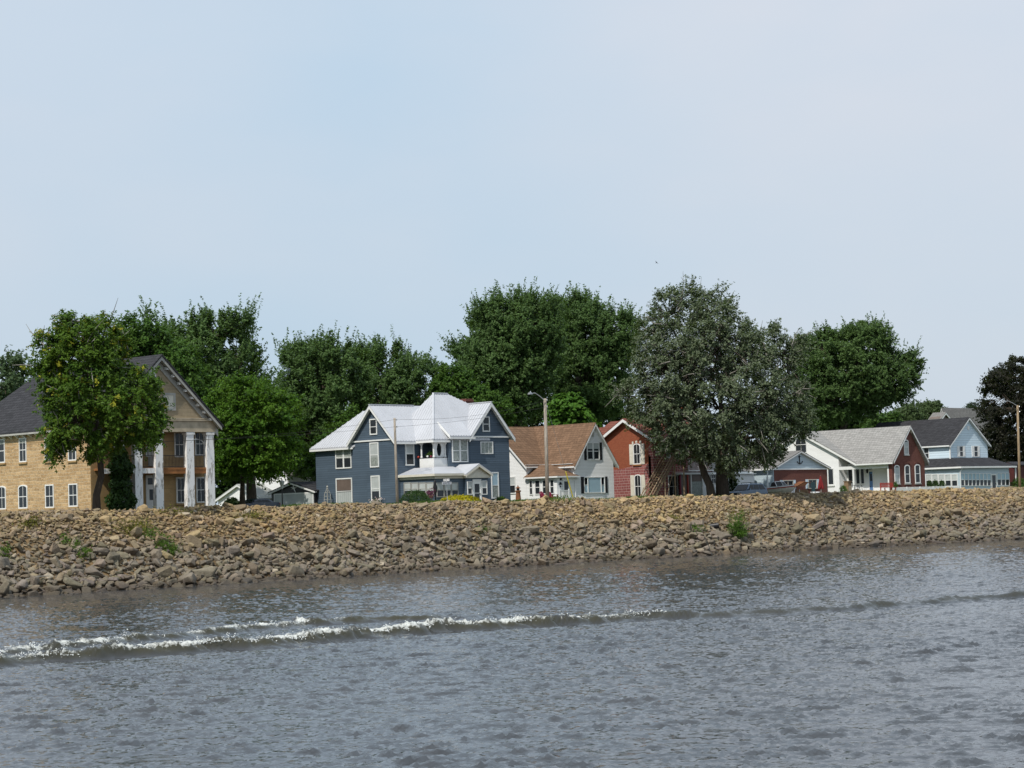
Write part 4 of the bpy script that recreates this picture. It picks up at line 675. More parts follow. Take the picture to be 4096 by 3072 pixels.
    for (x, y) in ((xC+.13, yC0+.13), (xC+.13, 146.05), (xD-.12, yC0+.13)):
        b = MB(); b.lathe((x, y, 9.66), [(.11, 0), (.11, .12), (.075, .2), (.085, .7), (.075, 1.2), (.12, 1.32), (.12, 1.46)], 10)
        for s_ in (-1, 1): b.prism([(x, y-.05, 11.1), (x+.28*s_, y-.05, 11.1), (x+.06*s_, y-.05, 10.78), (x, y-.05, 10.78)], (0, .1, 0)); b.prism([(x-.05, y, 11.1), (x-.05, y+.28*s_, 11.1), (x-.05, y+.06*s_, 10.78), (x-.05, y, 10.78)], (.1, 0, 0))
        b.build('balcony_post', M['white'], h)
    b = MB(); fo = ('y', yC0+.2); u = frect(fo, z3, 1318, 655, 1385, 830); oc = outline(xC+.25, xD, 9.66, 11.1); inn = [(xC+.62+.34*math.cos(t_), 10.42+.62*math.sin(t_)) for t_ in (-2.2, -.9, .75, 2.4)]; 
    out24 = []; in24 = []
    for t_ in np.linspace(0, 2*math.pi, 24, endpoint=False):
        cx, cz = (xC+xD)/2+.02, 10.38; dx, dz = math.cos(t_), math.sin(t_); kx = min(.62/abs(dx) if abs(dx) > 1e-6 else 9, .72/abs(dz) if abs(dz) > 1e-6 else 9); out24.append((cx+dx*kx, cz+dz*kx)); in24.append((cx+.30*dx, cz+.60*dz))
    ring(b, fo, out24, in24, -.03, .03); b.build('oval_screen', M['white'], h, label='white panel with an oval opening on the corner balcony')
    # glazed porch and entrance
    xP, yP0, yV, xV, xV1, zt = 135.22, 142.03, 141.72, 138.85, 141.7, 7.66
    b = MB(); b.box(xP, xE, yP0, yB0-.01, ZG-.3, zt); b.box(xV, xV1, yV, yP0+.01, ZG-.3, zt); b.build('porch_wall', M['blueside'], h)
    b = MB(); e0 = 8.12; A_ = [(xP-.3, yB0, e0), (xP-.3, yP0-.3, e0), (xV, yP0-.3, e0), (xV, yE, 8.82), (xC-.3, yC0-.3, 8.72), (xC-.3, yB0, 8.78)]
    b.slab([A_[0], A_[1], A_[4], A_[5]], .1); b.slab([A_[1], (xV+.6, yP0-.3, e0), (xV+.6, yE, 8.8), (xC-.3, yE, 8.8)], .1); roof_y(b, xV-.3, xV1+.3, 140.27, 8.06, 8.98, yV-.35, yE, .1)
    for y in np.arange(yP0, yB0, .23): b.beam((xP-.3, y, e0+.03), (xC-.35, max(y, yC0), 8.76), .03, .05)
    b.build('porch_roof', M['metalroof'], h)
    b = MB(); b.beam((xP-.31, yP0-.3, e0-.02), (xP-.31, yB0, e0-.02), .09, .2); b.beam((xP-.36, yP0-.31, e0-.02), (xV, yP0-.31, e0-.02), .09, .2); b.box(xP-.12, xE, yP0-.12, yB0-.02, zt, e0-.16); rake_y(b, xV-.3, xV1+.3, 140.27, 8.06, 8.98, yV-.35, .3, .2); b.prism([(xV-.1, yV-.06, 8.0), (xV1+.1, yV-.06, 8.0), (140.27, yV-.06, 8.78)], (0, .3, 0)); b.box(xV-.14, xV1+.14, yV-.14, yP0, zt, 8.0); b.build('porch_cornice', M['cream'], h)
    fp = ('x', xP)
    for q in ((468, 925, 580, 1130), (590, 925, 700, 1130), (710, 925, 822, 1130), (830, 925, 945, 1130)): window(h, fp, frect(fp, z3b, *q), trim=.07, blind='blind', bfrac=.66, proud=.05, fr='trimgrey')
    fp = ('y', yP0)
    for q in ((990, 925, 1105, 1160), (1112, 925, 1220, 1160), (1228, 925, 1335, 1160)): window(h, fp, frect(fp, z3b, *q), trim=.06, blind='blind', bfrac=.55, proud=.05, fr='trimgrey')
    fv = ('y', yV); window(h, fv, frect(fv, z3b, 1482, 908, 1562, 1120), trim=.07, blind='blind', bfrac=.55); window(h, fv, frect(fv, z3b, 1712, 895, 1800, 1120), trim=.07, blind='blind', bfrac=.55)
    u = frect(fv, z3b, 1568, 875, 1705, 1170); door(h, fv, (u[0], u[1], ZG+.3, u[3]), 'white', [(.16, .84, .50, .86), (.16, .84, .10, .47)])
    b = MB(); b.box(u[0]-.3, u[1]+.3, yV-.9, yV-.01, ZG-.1, ZG+.28); b.build('front_step', M['trimgrey'], h)
    b = MB(); f2 = fB; u = frect(fB, z3, 705, 1232, 792, 1254); fbox(b, fB, u[0], u[1], u[2], u[3]-.05, .06, .3); b.build('flower_box', M['trimgrey'], h)
    return h
blue_house()
# ================================================================== white house with brown shingle roof
def l_roof(r, xH, xM1, yM, yMr, ze, zr, x0, x1, xr, yG, o=.4, th=.14, pitch_main=None):
    """main ridge along X at yMr, wing ridge along Y at xr; equal ridge heights"""
    sm = (zr-ze)/(yMr-yM); sw = (zr-ze)/(xr-x0)
    r.slab([(xH-o, yM-o, ze-sm*o), (xH-o, yMr, zr), (xM1, yMr, zr), (xM1, yM-o, ze-sm*o)], th); r.slab([(xH-o, yMr, zr), (xH-o, 2*yMr-yM+o, ze-sm*o), (xM1, 2*yMr-yM+o, ze-sm*o), (xM1, yMr, zr)], th)
    r.slab([(x0-o, yG-o, ze-sw*o+.02), (xr, yG-o, zr+.02), (xr, yMr, zr+.02), (x0-o, yM-o+.001, ze-sw*o+.02)], th); r.slab([(xr, yG-o, zr+.02), (x1+o, yG-o, ze-sw*o+.02), (x1+o, yMr, ze-sw*o+.02), (xr, yMr, zr+.02)], th); return sm, sw
def brown_house():
    xH, yM, x0, x1, yG, ze, zr, xr = 154.45, 149.15, 157.04, 162.72, 145.0, 9.30, 13.05, 159.88; yMr = 153.15
    h = thing('white_house', 'white house with brown shingled roof, black shutters and small nook porch', 'house', base(158.5, 149))
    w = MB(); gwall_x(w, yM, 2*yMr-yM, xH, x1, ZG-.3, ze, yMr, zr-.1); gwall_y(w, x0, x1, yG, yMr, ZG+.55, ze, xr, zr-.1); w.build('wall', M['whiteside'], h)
    b = MB(); b.box(x0+.03, x1-.03, yG+.03, yG+4, ZG-.3, ZG+.55); b.build('foundation', M['browncur'], h)
    r = MB(); sm, sw = l_roof(r, xH, x1+.4, yM, yMr, ze, zr, x0, x1, xr, yG); r.build('roof', M['brownshingle'], h)
    k = MB(); rake_y(k, x0-.4, x1+.4, xr, ze-sw*.4, zr, yG-.4, .42, .24); rake_x(k, yM-.4, 2*yMr-yM+.4, yMr, ze-sm*.4, zr, xH-.4, .42, .24)
    k.beam((xH-.4, yM-.42, ze-sm*.4-.05), (x0, yM-.42, ze-sm*.4-.05), .1, .13); k.beam((x0-.42, yM-.4, ze-sw*.4-.02), (x0-.42, yG-.3, ze-sw*.4-.02), .1, .13); k.box(x0-.38, x0, yG, yM, ze-.30, ze-.26); k.box(xH-.36, x0, yM-.38, yM, ze-.27, ze-.23)
    k.build('gutter', M['white'], h)
    k = MB(); k.tube([(x0-.38, yG+.3, ze-.6), (x0-.08, yG+.15, ze-.95), (x0-.08, yG+.1, 8.0)], .05, 6); k.tube([(x0-.06, yG-.05, 7.4), (x0-.06, yG-.05, ZG)], .045, 6); k.build('downpipe', M['white'], h)
    # nook porch
    xP, xP1, yP = xH+.02, x0, 145.05; b = MB(); b.box(xP, xP1-.01, yP, yM-.01, ZG-.3, 7.8); b.build('porch_wall', M['whiteside'], h)
    b = MB(); e = 7.82; q = (xP+1.9, yM-1.6, 9.02); b.slab([(xP-.35, yM+.1, e), (xP-.35, yP-.35, e), q, (xP+1.5, yM, 9.02)], .1); b.slab([(xP-.35, yP-.35, e), (xP1+.35, yP-.35, e), (xP1, yP+.6, 8.25), q], .1); b.build('porch_roof', M['brownshingle'], h)
    b = MB(); b.beam((xP-.36, yM, e-.01), (xP-.36, yP-.36, e-.01), .09, .14); b.beam((xP-.36, yP-.36, e-.01), (xP1+.35, yP-.36, e-.01), .09, .14); b.box(xP-.34, xP1-.02, yP-.34, yM, e-.16, e-.11); b.build('porch_gutter', M['white'], h)
    fG, fH, fp, fy = ('y', yG), ('x', xH), ('x', xP), ('y', yP)
    window(h, fG, frect(fG, z4, 1460, 625, 1648, 885), double=True, blind='blind', bfrac=.35, shut='black', sw=.34); u = frect(fG, z4, 1418, 1130, 1728, 1375)
    window(h, fG, u, mid=False, trim=.1, shut='black', sw=.36, blind='bluecur', bfrac=.99, name='picture_window')
    for a, c in ((1418, 1480), (1668, 1728)): window(h, fG, frect(fG, z4, a, 1130, c, 1375), trim=.07, proud=.085, blind='bluecur', bfrac=.5)
    b = MB(); u = frect(fG, z4, 1527, 478, 1562, 540); fbox(b, fG, *u, 0, .05); b.build('gable_vent', M['trimgrey'], h)
    window(h, fH, frect(fH, z4, 285, 690, 328, 910)); window(h, fH, frect(fH, z4, 320, 1128, 422, 1385), blind='blind', bfrac=.5)
    for q in ((620, 1185, 672, 1400), (702, 1180, 782, 1395), (812, 1175, 885, 1390), (925, 1170, 988, 1385)): window(h, fp, frect(fp, z4, *q), trim=.08)
    u = frect(fy, z4, 1105, 1150, 1215, 1440); door(h, fy, (u[0], u[1], ZG+.3, u[3]), 'white', [(.16, .84, .12, .9)])
    for q in ((1062, 1150, 1092, 1185), (1050, 1210, 1096, 1248), (1064, 1262, 1080, 1285)):
        b = MB(); u = frect(fy, z4, *q); b.prism([P3(fy, *p, .02) for p in ((u[0], u[2]), (u[1], u[2]), ((u[0]*.3+u[1]*.7), u[3]), ((u[0]*.7+u[1]*.3), u[3]))], (0, -.05, 0)); b.build('wall_ornament', M['black'], h)
    b = MB(); y0 = yP-1.1; b.box(xP+.6, xP1-.1, y0, yP-.01, ZG-.2, ZG+.28); b.build('porch_floor', M['trimgrey'], h)
    b = MB(); ux = (onY(z4(1068, 1400), y0)[0], onY(z4(1200, 1400), y0)[0]); b.box(ux[0], ux[1], y0, y0+.06, 6.36, 6.43); b.box(ux[0], ux[1], y0, y0+.06, 5.35, 5.42)
    for x in np.linspace(ux[0], ux[1]-.05, 9): b.box(x, x+.05, y0+.005, y0+.055, ZG, 6.37)
    for x in (ux[0]-.06, ux[1]): b.box(x, x+.1, y0-.02, y0+.08, ZG, 6.55)
    b.build('porch_railing', M['white'], h)
brown_house()
# ================================================================== red brick house with outside stair
M['stairwood'] = paint('tan_stair_wood', (.42, .31, .20), .8, .4, 3.0)
def red_house():
    xR, yR, yp = 167.8, 144.1, 147.6; yb = 151.1; ze, zr, x1 = 11.75, 13.72, 177.0
    h = thing('brick_house', 'orange red brick house with maroon stone veneer, white shutters and outside wooden stair', 'house', base(172, 148))
    w = MB(); gwall_x(w, yR, yb, xR, x1, ZG-.3, ze-.1, yp, zr-.15); w.build('wall', M['redbrick'], h)
    f = ('x', xR); v = MB(); st = [(385, 1045), (480, 1020), (630, 990), (640, 965), (800, 955), (910, 940), (905, 870), (935, 845), (900, 800), (905, 720), (930, 670), (978, 660)]
    pts = [(fq(f, z5(*q))[1], fq(f, z5(*q))[2]) for q in st]; pts[0] = (yb-.02, pts[0][1]); pts[-1] = (yR+.0, pts[-1][1]); pts = [(yR, ZG-.3), (yb-.02, ZG-.3)]+pts
    for (a, b_), (c, d) in zip(pts[2:-1], pts[3:]): v.add([(xR-.03, a, ZG-.3), (xR-.03, c, ZG-.3), (xR-.03, c, max(d, b_) if False else d), (xR-.03, a, b_), (xR, a, ZG-.3), (xR, c, ZG-.3), (xR, c, d), (xR, a, b_)], [(0, 1, 2, 3), (3, 2, 6, 7), (0, 3, 7, 4), (1, 5, 6, 2), (0, 4, 5, 1)])
    v.box(xR-.03, x1, yR-.03, yR-.001, ZG-.3, ze-.35); v.build('stone_veneer', M['fauxstone'], h)
    r = MB(); roof_x(r, yR-.5, yb+.5, yp, ze-.28, zr, xR-.5, x1+.4, .14); r.slab([(x1-5, yb-1, 12.3), (x1-5, yb+5, 12.3), (x1-2, yb+5, 13.9), (x1-2, yb-3, 13.9)], .14); r.build('roof', M['redshingle'], h)
    g = MB(); gwall_y(g, xR-.0+.6, xR+5.4, yb+.01, yb+6, ZG-.3, 10.3, xR+3, 12.9); g.build('rear_wall', M['redbrick'], h)
    g = MB(); roof_y(g, xR+.2, xR+5.8, xR+3, 10.1, 13.1, yb-1.5, yb+6.3); g.build('rear_roof', M['redshingle'], h)
    k = MB(); rake_x(k, yR-.5, yb+.5, yp, ze-.28, zr, xR-.5, .52, .3); k.beam((xR-.5, yR-.5, ze-.34), (x1+.4, yR-.5, ze-.34), .1, .16); k.box(xR-.45, x1, yR-.47, yR-.02, ze-.62, ze-.57); k.build('roof_trim', M['white'], h)
    c = MB(); q = onY((2735, 1700), 148); c.box(q[0]-.6, q[0]+.6, 147.5, 148.5, 11, 15.6); c.box(q[0]-.7, q[0]+.7, 147.4, 148.6, 15.3, 15.5); c.build('chimney', M['redbrick'], h)
    b = MB(); q = [onX(z5(765, 292), xR+1.5), onX(z5(870, 322), xR+1.5)]; b.beam((xR+2.0, 146.6, 13.35), (xR+3.4, 146.2, 13.15), .1, .1); b.build('roof_vent', M['white'], h)
    for q in ((682, 640, 788, 950), (700, 1097, 802, 1450)):
        u = frect(f, z5, *q); f2 = ('x', xR-.03); window(h, f2, u, arch=.5, mun=1, trim=.1, shut='cream', sw=.5, sill='orangewood')
    fa = ('x', xR-.01)
    for q in ((660, 612, 682, 655), (708, 600, 736, 630), (772, 600, 795, 640)): b = MB(); u = frect(fa, z5, *q); fbox(b, fa, *u, 0, .06); b.build('arch_stone', M['cream'], h)
    f = ('y', yR-.03)
    for q in ((1160, 640, 1215, 860), (1290, 640, 1340, 860), (1190, 1110, 1330, 1440)): window(h, f, frect(f, z5, *q), trim=.1, mun=1)
    # outside stair climbing along the river front
    n = 16; x0, x1_ = 165.85, 169.35; z0, zt = ZG, 9.1; ya, ybs = yR-1.35, yR-.12; s = thing_part = None
    t = MB()
    for i in range(n): x = x0+(x1_-x0)*(i+.5)/n; z = z0+(zt-z0)*(i+1)/n; t.box(x-.13, x+.13, ya, ybs, z-.05, z)
    t.box(x1_, x1_+1.6, ya-.1, ybs, zt-.12, zt); t.build('stair_tread', M['woodbrown'], h)
    t = MB()
    for y in (ya, ybs-.05): t.beam((x0-.2, y, z0+.05), (x1_, y, zt+.05), .06, .3)
    for x in (x1_+.1, x1_+1.5): t.box(x, x+.11, ya-.08, ya+.03, ZG-.2, zt+1.0)
    t.box(167.9, 168.0, ya-.05, ya+.05, ZG, 7.4); t.beam((168.0, ya, 5.2), (x1_+.1, ya, 8.6), .06, .12); t.build('stair_stringer', M['stairwood'], h)
    t = MB()
    for y in (ya-.04, ybs-.05):
        for hh in (1.0, .55): t.beam((x0-.5, y, z0+hh-.3), (x1_+.1, y, zt+hh), .08, .15)
        for k_ in range(3): x = x0-.3+(x1_-x0+.2)*k_/2; z = z0+(zt-z0)*(x-x0)/(x1_-x0); t.box(x, x+.08, y-.04, y+.04, z, z+1.0)
    t.beam((x1_, ya-.08, zt+1.0), (x1_+1.6, ya-.08, zt+1.0), .06, .1); t.beam((x1_, ya-.08, zt+.5), (x1_+1.6, ya-.08, zt+.5), .05, .08); t.build('stair_handrail', M['stairwood'], h)
red_house()
# ---- low white house with screened porch behind the cottonwood
def annex():
    yF = 143.2; h = thing('porch_house', 'low white house with dark screened porch half hidden by the cottonwood trunks', 'house', base(174.5, 146))
    xa = 170.9; xb = onY(z5(1700, 1200), yF)[0]; xc = 183.6
    w = MB(); w.box(xa, xc, yF+1.6, 152, ZG-.3, 8.1); w.box(xb, xc, yF+.4, yF+1.59, ZG-.3, 7.7); w.build('wall', M['whiteside'], h)
    b = MB(); zt = onY(z5(1500, 1075), yF)[2]; b.box(xa, xb+.2, yF-.2, yF+2, zt-.16, zt); b.box(xa+.05, xb, yF+.03, yF+.06, ZG, zt-.17); b.build('porch_roof', M['white'], h)
    b = MB(); b.box(xa+.1, xb-.1, yF+.01, yF+.03, ZG, zt-.17); b.build('porch_screen', M['browncur'], h)
    for q, mt in ((1365, 'maroon'), (1475, 'red'), (1522, 'white'), (1692, 'white')): x = onY(z5(q, 1250), yF)[0]; b = MB(); b.box(x-.07, x+.07, yF-.1, yF+.02, ZG, zt-.17); b.build('porch_post', M[mt], h)
    b = MB(); fx = onY(z5(1540, 1250), yF)[0]; fx1 = onY(z5(1685, 1250), yF)[0]; b.box(fx, fx1, yF-.02, yF+.008, ZG, zt-.9); b.build('porch_curtain', M['lace'], h)
    b = MB(); roof_x(b, yF+.9, 153, 147.5, 8.0, 9.6, xa-.2, xc+.4); b.build('roof', M['midshingle'], h)
    b = MB(); b.beam((xa, yF+.85, 7.98), (xc+.4, yF+.85, 7.98), .1, .3); b.box(xb-.3, xc, yF+.1, yF+1.2, 7.72, 7.8); b.build('fascia', M['white'], h)
    f = ('y', yF+.4); window(h, f, frect(f, z5, 1815, 1080, 1890, 1235), trim=.08, mun=1)
    b = MB(); x0 = onY(z5(1480, 800), yF+.5)[0]; x1_ = onY(z5(1900, 800), yF+.5)[0]; b.box(x0, x1_, yF+.5, yF+.56, 9.3, 9.38)
    for x in np.arange(x0, x1_, .2): b.box(x, x+.05, yF+.5, yF+.55, 8.2, 9.32)
    b.box(x0, x1_, yF+.45, yF+2.4, 8.1, 8.2); b.build('deck_railing', M['white'], h)
annex()
# ================================================================== grey blue garage with brick front
def garage():
    yF = 142.0; x0, x1, xr, zr, ze = 184.8, 194.45, 189.55, 10.15, 8.40; yb = 148.5
    h = thing('garage', 'grey blue sided garage with red brick front and anchor on its gable', 'garage', base(189.6, 145))
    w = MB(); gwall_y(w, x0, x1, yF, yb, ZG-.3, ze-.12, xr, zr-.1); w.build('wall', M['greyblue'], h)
    b = MB(); b.box(x0+.12, x1-.1, yF-.05, yF+.1, ZG-.3, 8.16); b.build('brick_front', M['darkbrick'], h)
    r = MB(); s = (zr-ze)/(xr-x0); o = .35; roof_y(r, x0-o, x1+o, xr, ze-s*o, zr, yF-.3, yb+.2); r.build('roof', M['midshingle'], h)
    k = MB(); rake_y(k, x0-o, x1+o, xr, ze-s*o, zr, yF-.3, .3, .12); k.beam((x0-o, yF-.05, ze-.18), (x1+o, yF-.05, ze-.18), .16, .14); k.beam((x0-o-.03, yF-.3, ze-s*o-.03), (x0-o-.03, yb, ze-s*o-.03), .1, .16); k.build('roof_trim', M['white'], h)
    f = ('y', yF-.05); gk = dict(mid=False, mun=1, trim=.07, shut='paleblue', sw=.4)
    window(h, f, frect(f, z6b, 1018, 178, 1205, 330), fr='cream', **gk); window(h, f, frect(f, z6b, 1470, 165, 1618, 330), fr='cream', **gk)
    fa = ('y', yF); P = lambda x, y: (fq(fa, z6(x, y))[0], yF-.06, fq(fa, z6(x, y))[2]); a = MB()
    a.tube([P(1250, 542), P(1258, 648)], .05, 6); a.tube([P(1226, 618), P(1236, 640), P(1258, 650), P(1282, 638), P(1290, 614)], .05, 6); a.tube([P(1238, 560), P(1266, 556)], .04, 6); a.build('anchor', M['black'], h)
garage()
# ================================================================== white house, grey roof, brick gable wing
def grey_roof_house():
    yG = 146.0; xW = onY(z7(530, 940), yG)[0]; x1 = onY(z7(945, 920), yG)[0]; xr = (xW+x1)/2+.25; zr = onY(z7(745, 485), yG-.4)[2]; ze = 9.03; yM = onX(z7(100, 960), xW)[1]; yMr = onX(z6(1270, 215), xW)[1]; yN = onX(z6(1755, 700), xW)[1]
    h = thing('white_house', 'white house with pale grey roof, red brick gable wing and recessed porch with blue door', 'house', base(214, 152))
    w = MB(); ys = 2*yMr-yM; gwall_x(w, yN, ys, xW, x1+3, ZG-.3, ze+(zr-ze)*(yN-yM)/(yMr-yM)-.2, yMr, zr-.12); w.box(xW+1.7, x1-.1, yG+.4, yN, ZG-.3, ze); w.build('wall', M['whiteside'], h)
    b = MB(); gwall_y(b, xW, x1, yG, yG+.5, ZG-.3, ze-.1, xr, zr-.15); b.box(xW+1.9, x1, yG+.5, yMr, ZG-.3, ze-.1); b.build('brick_wing', M['darkbrick'], h)
    r = MB(); sm = (zr-ze)/(yMr-yM); sw = (zr-ze)/(xr-xW); o = .4
    r.slab([(xW-o, yM-.0, ze), (xW-o, yMr, zr), (xr+4, yMr, zr), (xr+4, yM, ze)], .14); r.slab([(xW-o, yMr, zr), (xW-o, ys+o, ze-sm*o), (xr+4, ys+o, ze-sm*o), (xr+4, yMr, zr)], .14)
    r.slab([(xW-o, yG-o, ze-sw*o+.35), (xr, yG-o, zr+.02), (xr, yMr, zr+.02), (xW-o, yM, ze-sw*o+.35)], .14); r.slab([(xr, yG-o, zr+.02), (x1+o, yG-o, ze-sw*o+.05), (x1+o, yMr, ze-sw*o+.05), (xr, yMr, zr+.02)], .14); r.build('roof', M['greyshingle'], h)
    k = MB(); rake_y(k, xW-.1, x1+o, xr, ze+.05, zr, yG-o, .42, .22); rake_x(k, yM, ys+o, yMr, ze, zr, xW-o, .42, .26, ze1=ze-sm*o); k.beam((xW-o-.03, yG-o, ze-.14), (xW-o-.03, yM, ze-.14), .1, .15); k.box(xW-o, xW+1.7, yG+.5, yM, ze-.36, ze-.3); k.box(xW-.02, xW+.14, yG+.5, yN, 8.3, ze-.36); k.build('roof_trim', M['white'], h)
    for q in (z6(1945, 800), z7(492, 1100)): y = onX(q, xW+.1)[1]; b = MB(); b.box(xW-.02, xW+.2, y-.1, y+.1, ZG, 8.3); b.build('porch_post', M['white'], h)
    fW, fG, fr_ = ('x', xW), ('y', yG), ('x', xW+1.7)
    window(h, fW, frect(fW, z6, 1618, 705, 1695, 918), trim=.1, mid=False, sill='white'); window(h, fW, frect(fW, z6, 1205, 298, 1352, 515), arch=1.0, trim=.1, mun=1)
    for q, bf in (((563, 985, 628, 1220), .0), ((693, 982, 760, 1218), .0), ((823, 975, 890, 1216), .0), ((683, 662, 740, 852), .0)): window(h, fG, frect(fG, z7, *q), arch=.5, trim=.12, sill='trimgrey', blind='blind' if q[0] in (563, 683) else None, bfrac=.97)
    for q in ((555, 950, 632, 990), (685, 945, 765, 985), (815, 940, 895, 982)):
        u = frect(fG, z7, *q); b = MB(); c = (u[0]+u[1])/2; r_ = (u[1]-u[0])/2
        ring(b, fG, [(c+(r_+.1)*math.cos(t), u[2]+.4*math.sin(t)) for t in np.linspace(0, math.pi, 9)]+[(c, u[2])], [(c+(r_-.1)*math.cos(t), u[2]+.26*math.sin(t)) for t in np.linspace(0, math.pi, 9)]+[(c, u[2])], -.01, .06); b.build('window_hood', M['darkbrick'], h)
    for q in ((75, 1015, 130, 1230), (135, 1015, 188, 1230)): window(h, fr_, frect(fr_, z7, *q), trim=.08, mid=False)
    window(h, fr_, frect(fr_, z6, 1800, 690, 1870, 905), trim=.08, mid=False); window(h, fr_, frect(fr_, z6, 1872, 690, 1935, 905), trim=.08, mid=False)
    u = frect(fr_, z7, 240, 1058, 302, 1275); door(h, fr_, (u[0], u[1], ZG+.3, u[3]), 'bluedoor', [(.2, .8, .6, .9)]); b = MB(); u = frect(fr_, z7, 245, 1018, 280, 1040); fbox(b, fr_, *u, 0, .04); b.build('door_plaque', M['black'], h)
    b = MB(); p = onX(z7(218, 1070), xW+1.6); b.lathe((p[0], p[1], p[2]-.2), [(.05, 0), (.12, .1), (.14, .4), (.04, .55)], 8); b.build('porch_lamp', M['black'], h)
    b = MB(); b.box(xW-.1, xW+1.69, yG+.6, yN, ZG-.2, ZG+.28); b.build('porch_floor', M['trimgrey'], h)
    b = MB(); y0, y1 = onX(z6(1970, 975), xW)[1], onX(z7(210, 1300), xW)[1]; ya, yb = sorted((y0, y1)); z = onX(z6(2020, 962), xW)[2]; b.box(xW, xW+.05, ya, yb, z-.04, z+.02)
    for y in np.arange(ya, yb, .16): b.box(xW+.005, xW+.045, y, y+.05, ZG, z-.03)
    b.build('porch_railing', M['white'], h)
grey_roof_house()
# ================================================================== pale blue house with sun porch
def pale_blue_house():
    yF = 150.0; x0 = onY(z7(1265, 700), yF)[0]; x1 = onY(z7(1745, 710), yF)[0]; xr = (x0+x1)/2-.05; zr = onY(z7(1515, 375), yF-.3)[2]; ze = 11.42; yb = onX(z7(760, 412), xr)[1]; yb2 = onX(z7(380, 435), xr)[1]
    h = thing('pale_blue_house', 'pale blue gabled house with dark roof and wraparound glazed sun porch', 'house', base(xr, 155))
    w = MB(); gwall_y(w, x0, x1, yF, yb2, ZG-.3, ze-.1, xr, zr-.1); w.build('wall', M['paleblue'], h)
    r = MB(); o = .35; s = (zr-ze)/(xr-x0); roof_y(r, x0-o, x1+o, xr, ze-s*o, zr, yF-.35, yb2+.3); r.build('roof', M['darkshingle'], h)
    k = MB(); rake_y(k, x0-o, x1+o, xr, ze-s*o, zr, yF-.35, .36, .2); k.beam((x0-o-.04, yF-.2, ze-s*o-.04), (x0-o-.04, yb2, ze-s*o-.04), .1, .16); k.beam((x0-.05, yF-.05, ze-.3), (x0-.05, yF-.05, 8.9), .14, .14); k.build('roof_trim', M['white'], h)
    fF, fX = ('y', yF), ('x', x0)
    for q in ((1388, 742, 1438, 882), (1572, 742, 1625, 882)): window(h, fF, frect(fF, z7, *q), trim=.08, shut='white', sw=.42)
    window(h, fX, frect(fX, z7, 940, 765, 1008, 908), trim=.08)
    b = MB(); u = frect(fF, z7, 1490, 490, 1515, 535); fbox(b, fF, *u, 0, .05); b.build('gable_vent', M['white'], h)
    # sun porch
    yP = yF-2.0; xP = onY(z7(1400, 1100), yP)[0]; xQ = onY(z7(2022, 1100), yP)[0]; xE = onY(z7(2085, 1000), yP)[0]; yPb = onX(z7(925, 1100), xP)[1]; e = 8.42
    b = MB(); b.box(xP, xQ, yP, yF-.01, ZG-.3, 8.2); b.box(xP, x0-.01, yF-.01, yPb, ZG-.3, 8.2); b.build('porch_wall', M['greyblue'], h)
    b = MB(); t = 9.55; b.slab([(xP-.35, yPb, e), (xP-.35, yP-.35, e), (x0+.02, yF-.02, t), (x0+.02, yPb, t)], .12); b.slab([(xP-.35, yP-.35, e), (xE, yP-.35, e), (x1+.2, yF-.02, t), (x0+.02, yF-.02, t)], .12); b.slab([(xE, yP-.35, e), (xE, yF+2, e), (x1+.2, yF+2, t), (x1+.2, yF-.02, t)], .12); b.build('porch_roof', M['darkshingle'], h)
    b = MB(); b.beam((xP-.38, yPb, e-.02), (xP-.38, yP-.38, e-.02), .1, .2); b.beam((xP-.38, yP-.38, e-.02), (xE, yP-.38, e-.02), .1, .2); b.box(xE-.14, xE-.02, yP-.3, yP-.18, ZG, e-.2); b.tube([(xP+.1, yP-.3, e-.25), (xP-.06, yP-.06, e-.7), (xP-.06, yP-.06, ZG)], .05, 6); b.build('porch_gutter', M['white'], h)
    fx, fy = ('x', xP), ('y', yP)
    for i in range(5): a = 965+i*82; window(h, fx, frect(fx, z7, a, 1100, a+78, 1258), trim=.08, blind='blind', bfrac=.52)
    for i in range(8): a = 1405+i*48; window(h, fy, frect(fy, z7, a, 1092, a+46, 1252), trim=.055, blind='bluecur', bfrac=.53)
    for i in range(3): a = 1868+i*52; window(h, fy, frect(fy, z7, a, 1085, a+50, 1248), trim=.06, blind='bluecur', bfrac=.53)
    u = frect(fy, z7, 1795, 1098, 1858, 1250); door(h, fy, (u[0], u[1], ZG+.3, u[3]), 'white', [(.08, .92, .05, .97)])
pale_blue_house()
# ================================================================== buildings further back
def simple_house(name, label, cat, X0, X1, Y0, Y1, ze, zr, axis, wall, roof, trim='white', o=.3):
    h = thing(name, label, cat, base((X0+X1)/2, (Y0+Y1)/2)); w = MB(); r = MB(); k = MB()
    if axis == 'x': c = (Y0+Y1)/2; s = (zr-ze)/(c-Y0); gwall_x(w, Y0, Y1, X0, X1, ZG-.3, ze-.1, c, zr-.1); roof_x(r, Y0-o, Y1+o, c, ze-s*o, zr, X0-o, X1+o, .12); rake_x(k, Y0-o, Y1+o, c, ze-s*o, zr, X0-o, o, .16)
    else: c = (X0+X1)/2; s = (zr-ze)/(c-X0); gwall_y(w, X0, X1, Y0, Y1, ZG-.3, ze-.1, c, zr-.1); roof_y(r, X0-o, X1+o, c, ze-s*o, zr, Y0-o, Y1+o, .12); rake_y(k, X0-o, X1+o, c, ze-s*o, zr, Y0-o, o, .16)
    w.build('wall', M[wall], h); r.build('roof', M[roof], h); k.build('roof_trim', M[trim], h); return h
M['palemetal'] = paint('pale_shed_roof', (.46, .47, .44), .5, .2)
M['darkred'] = paint('dark_red_boards', (.085, .022, .020), .7, .3, 2.0)
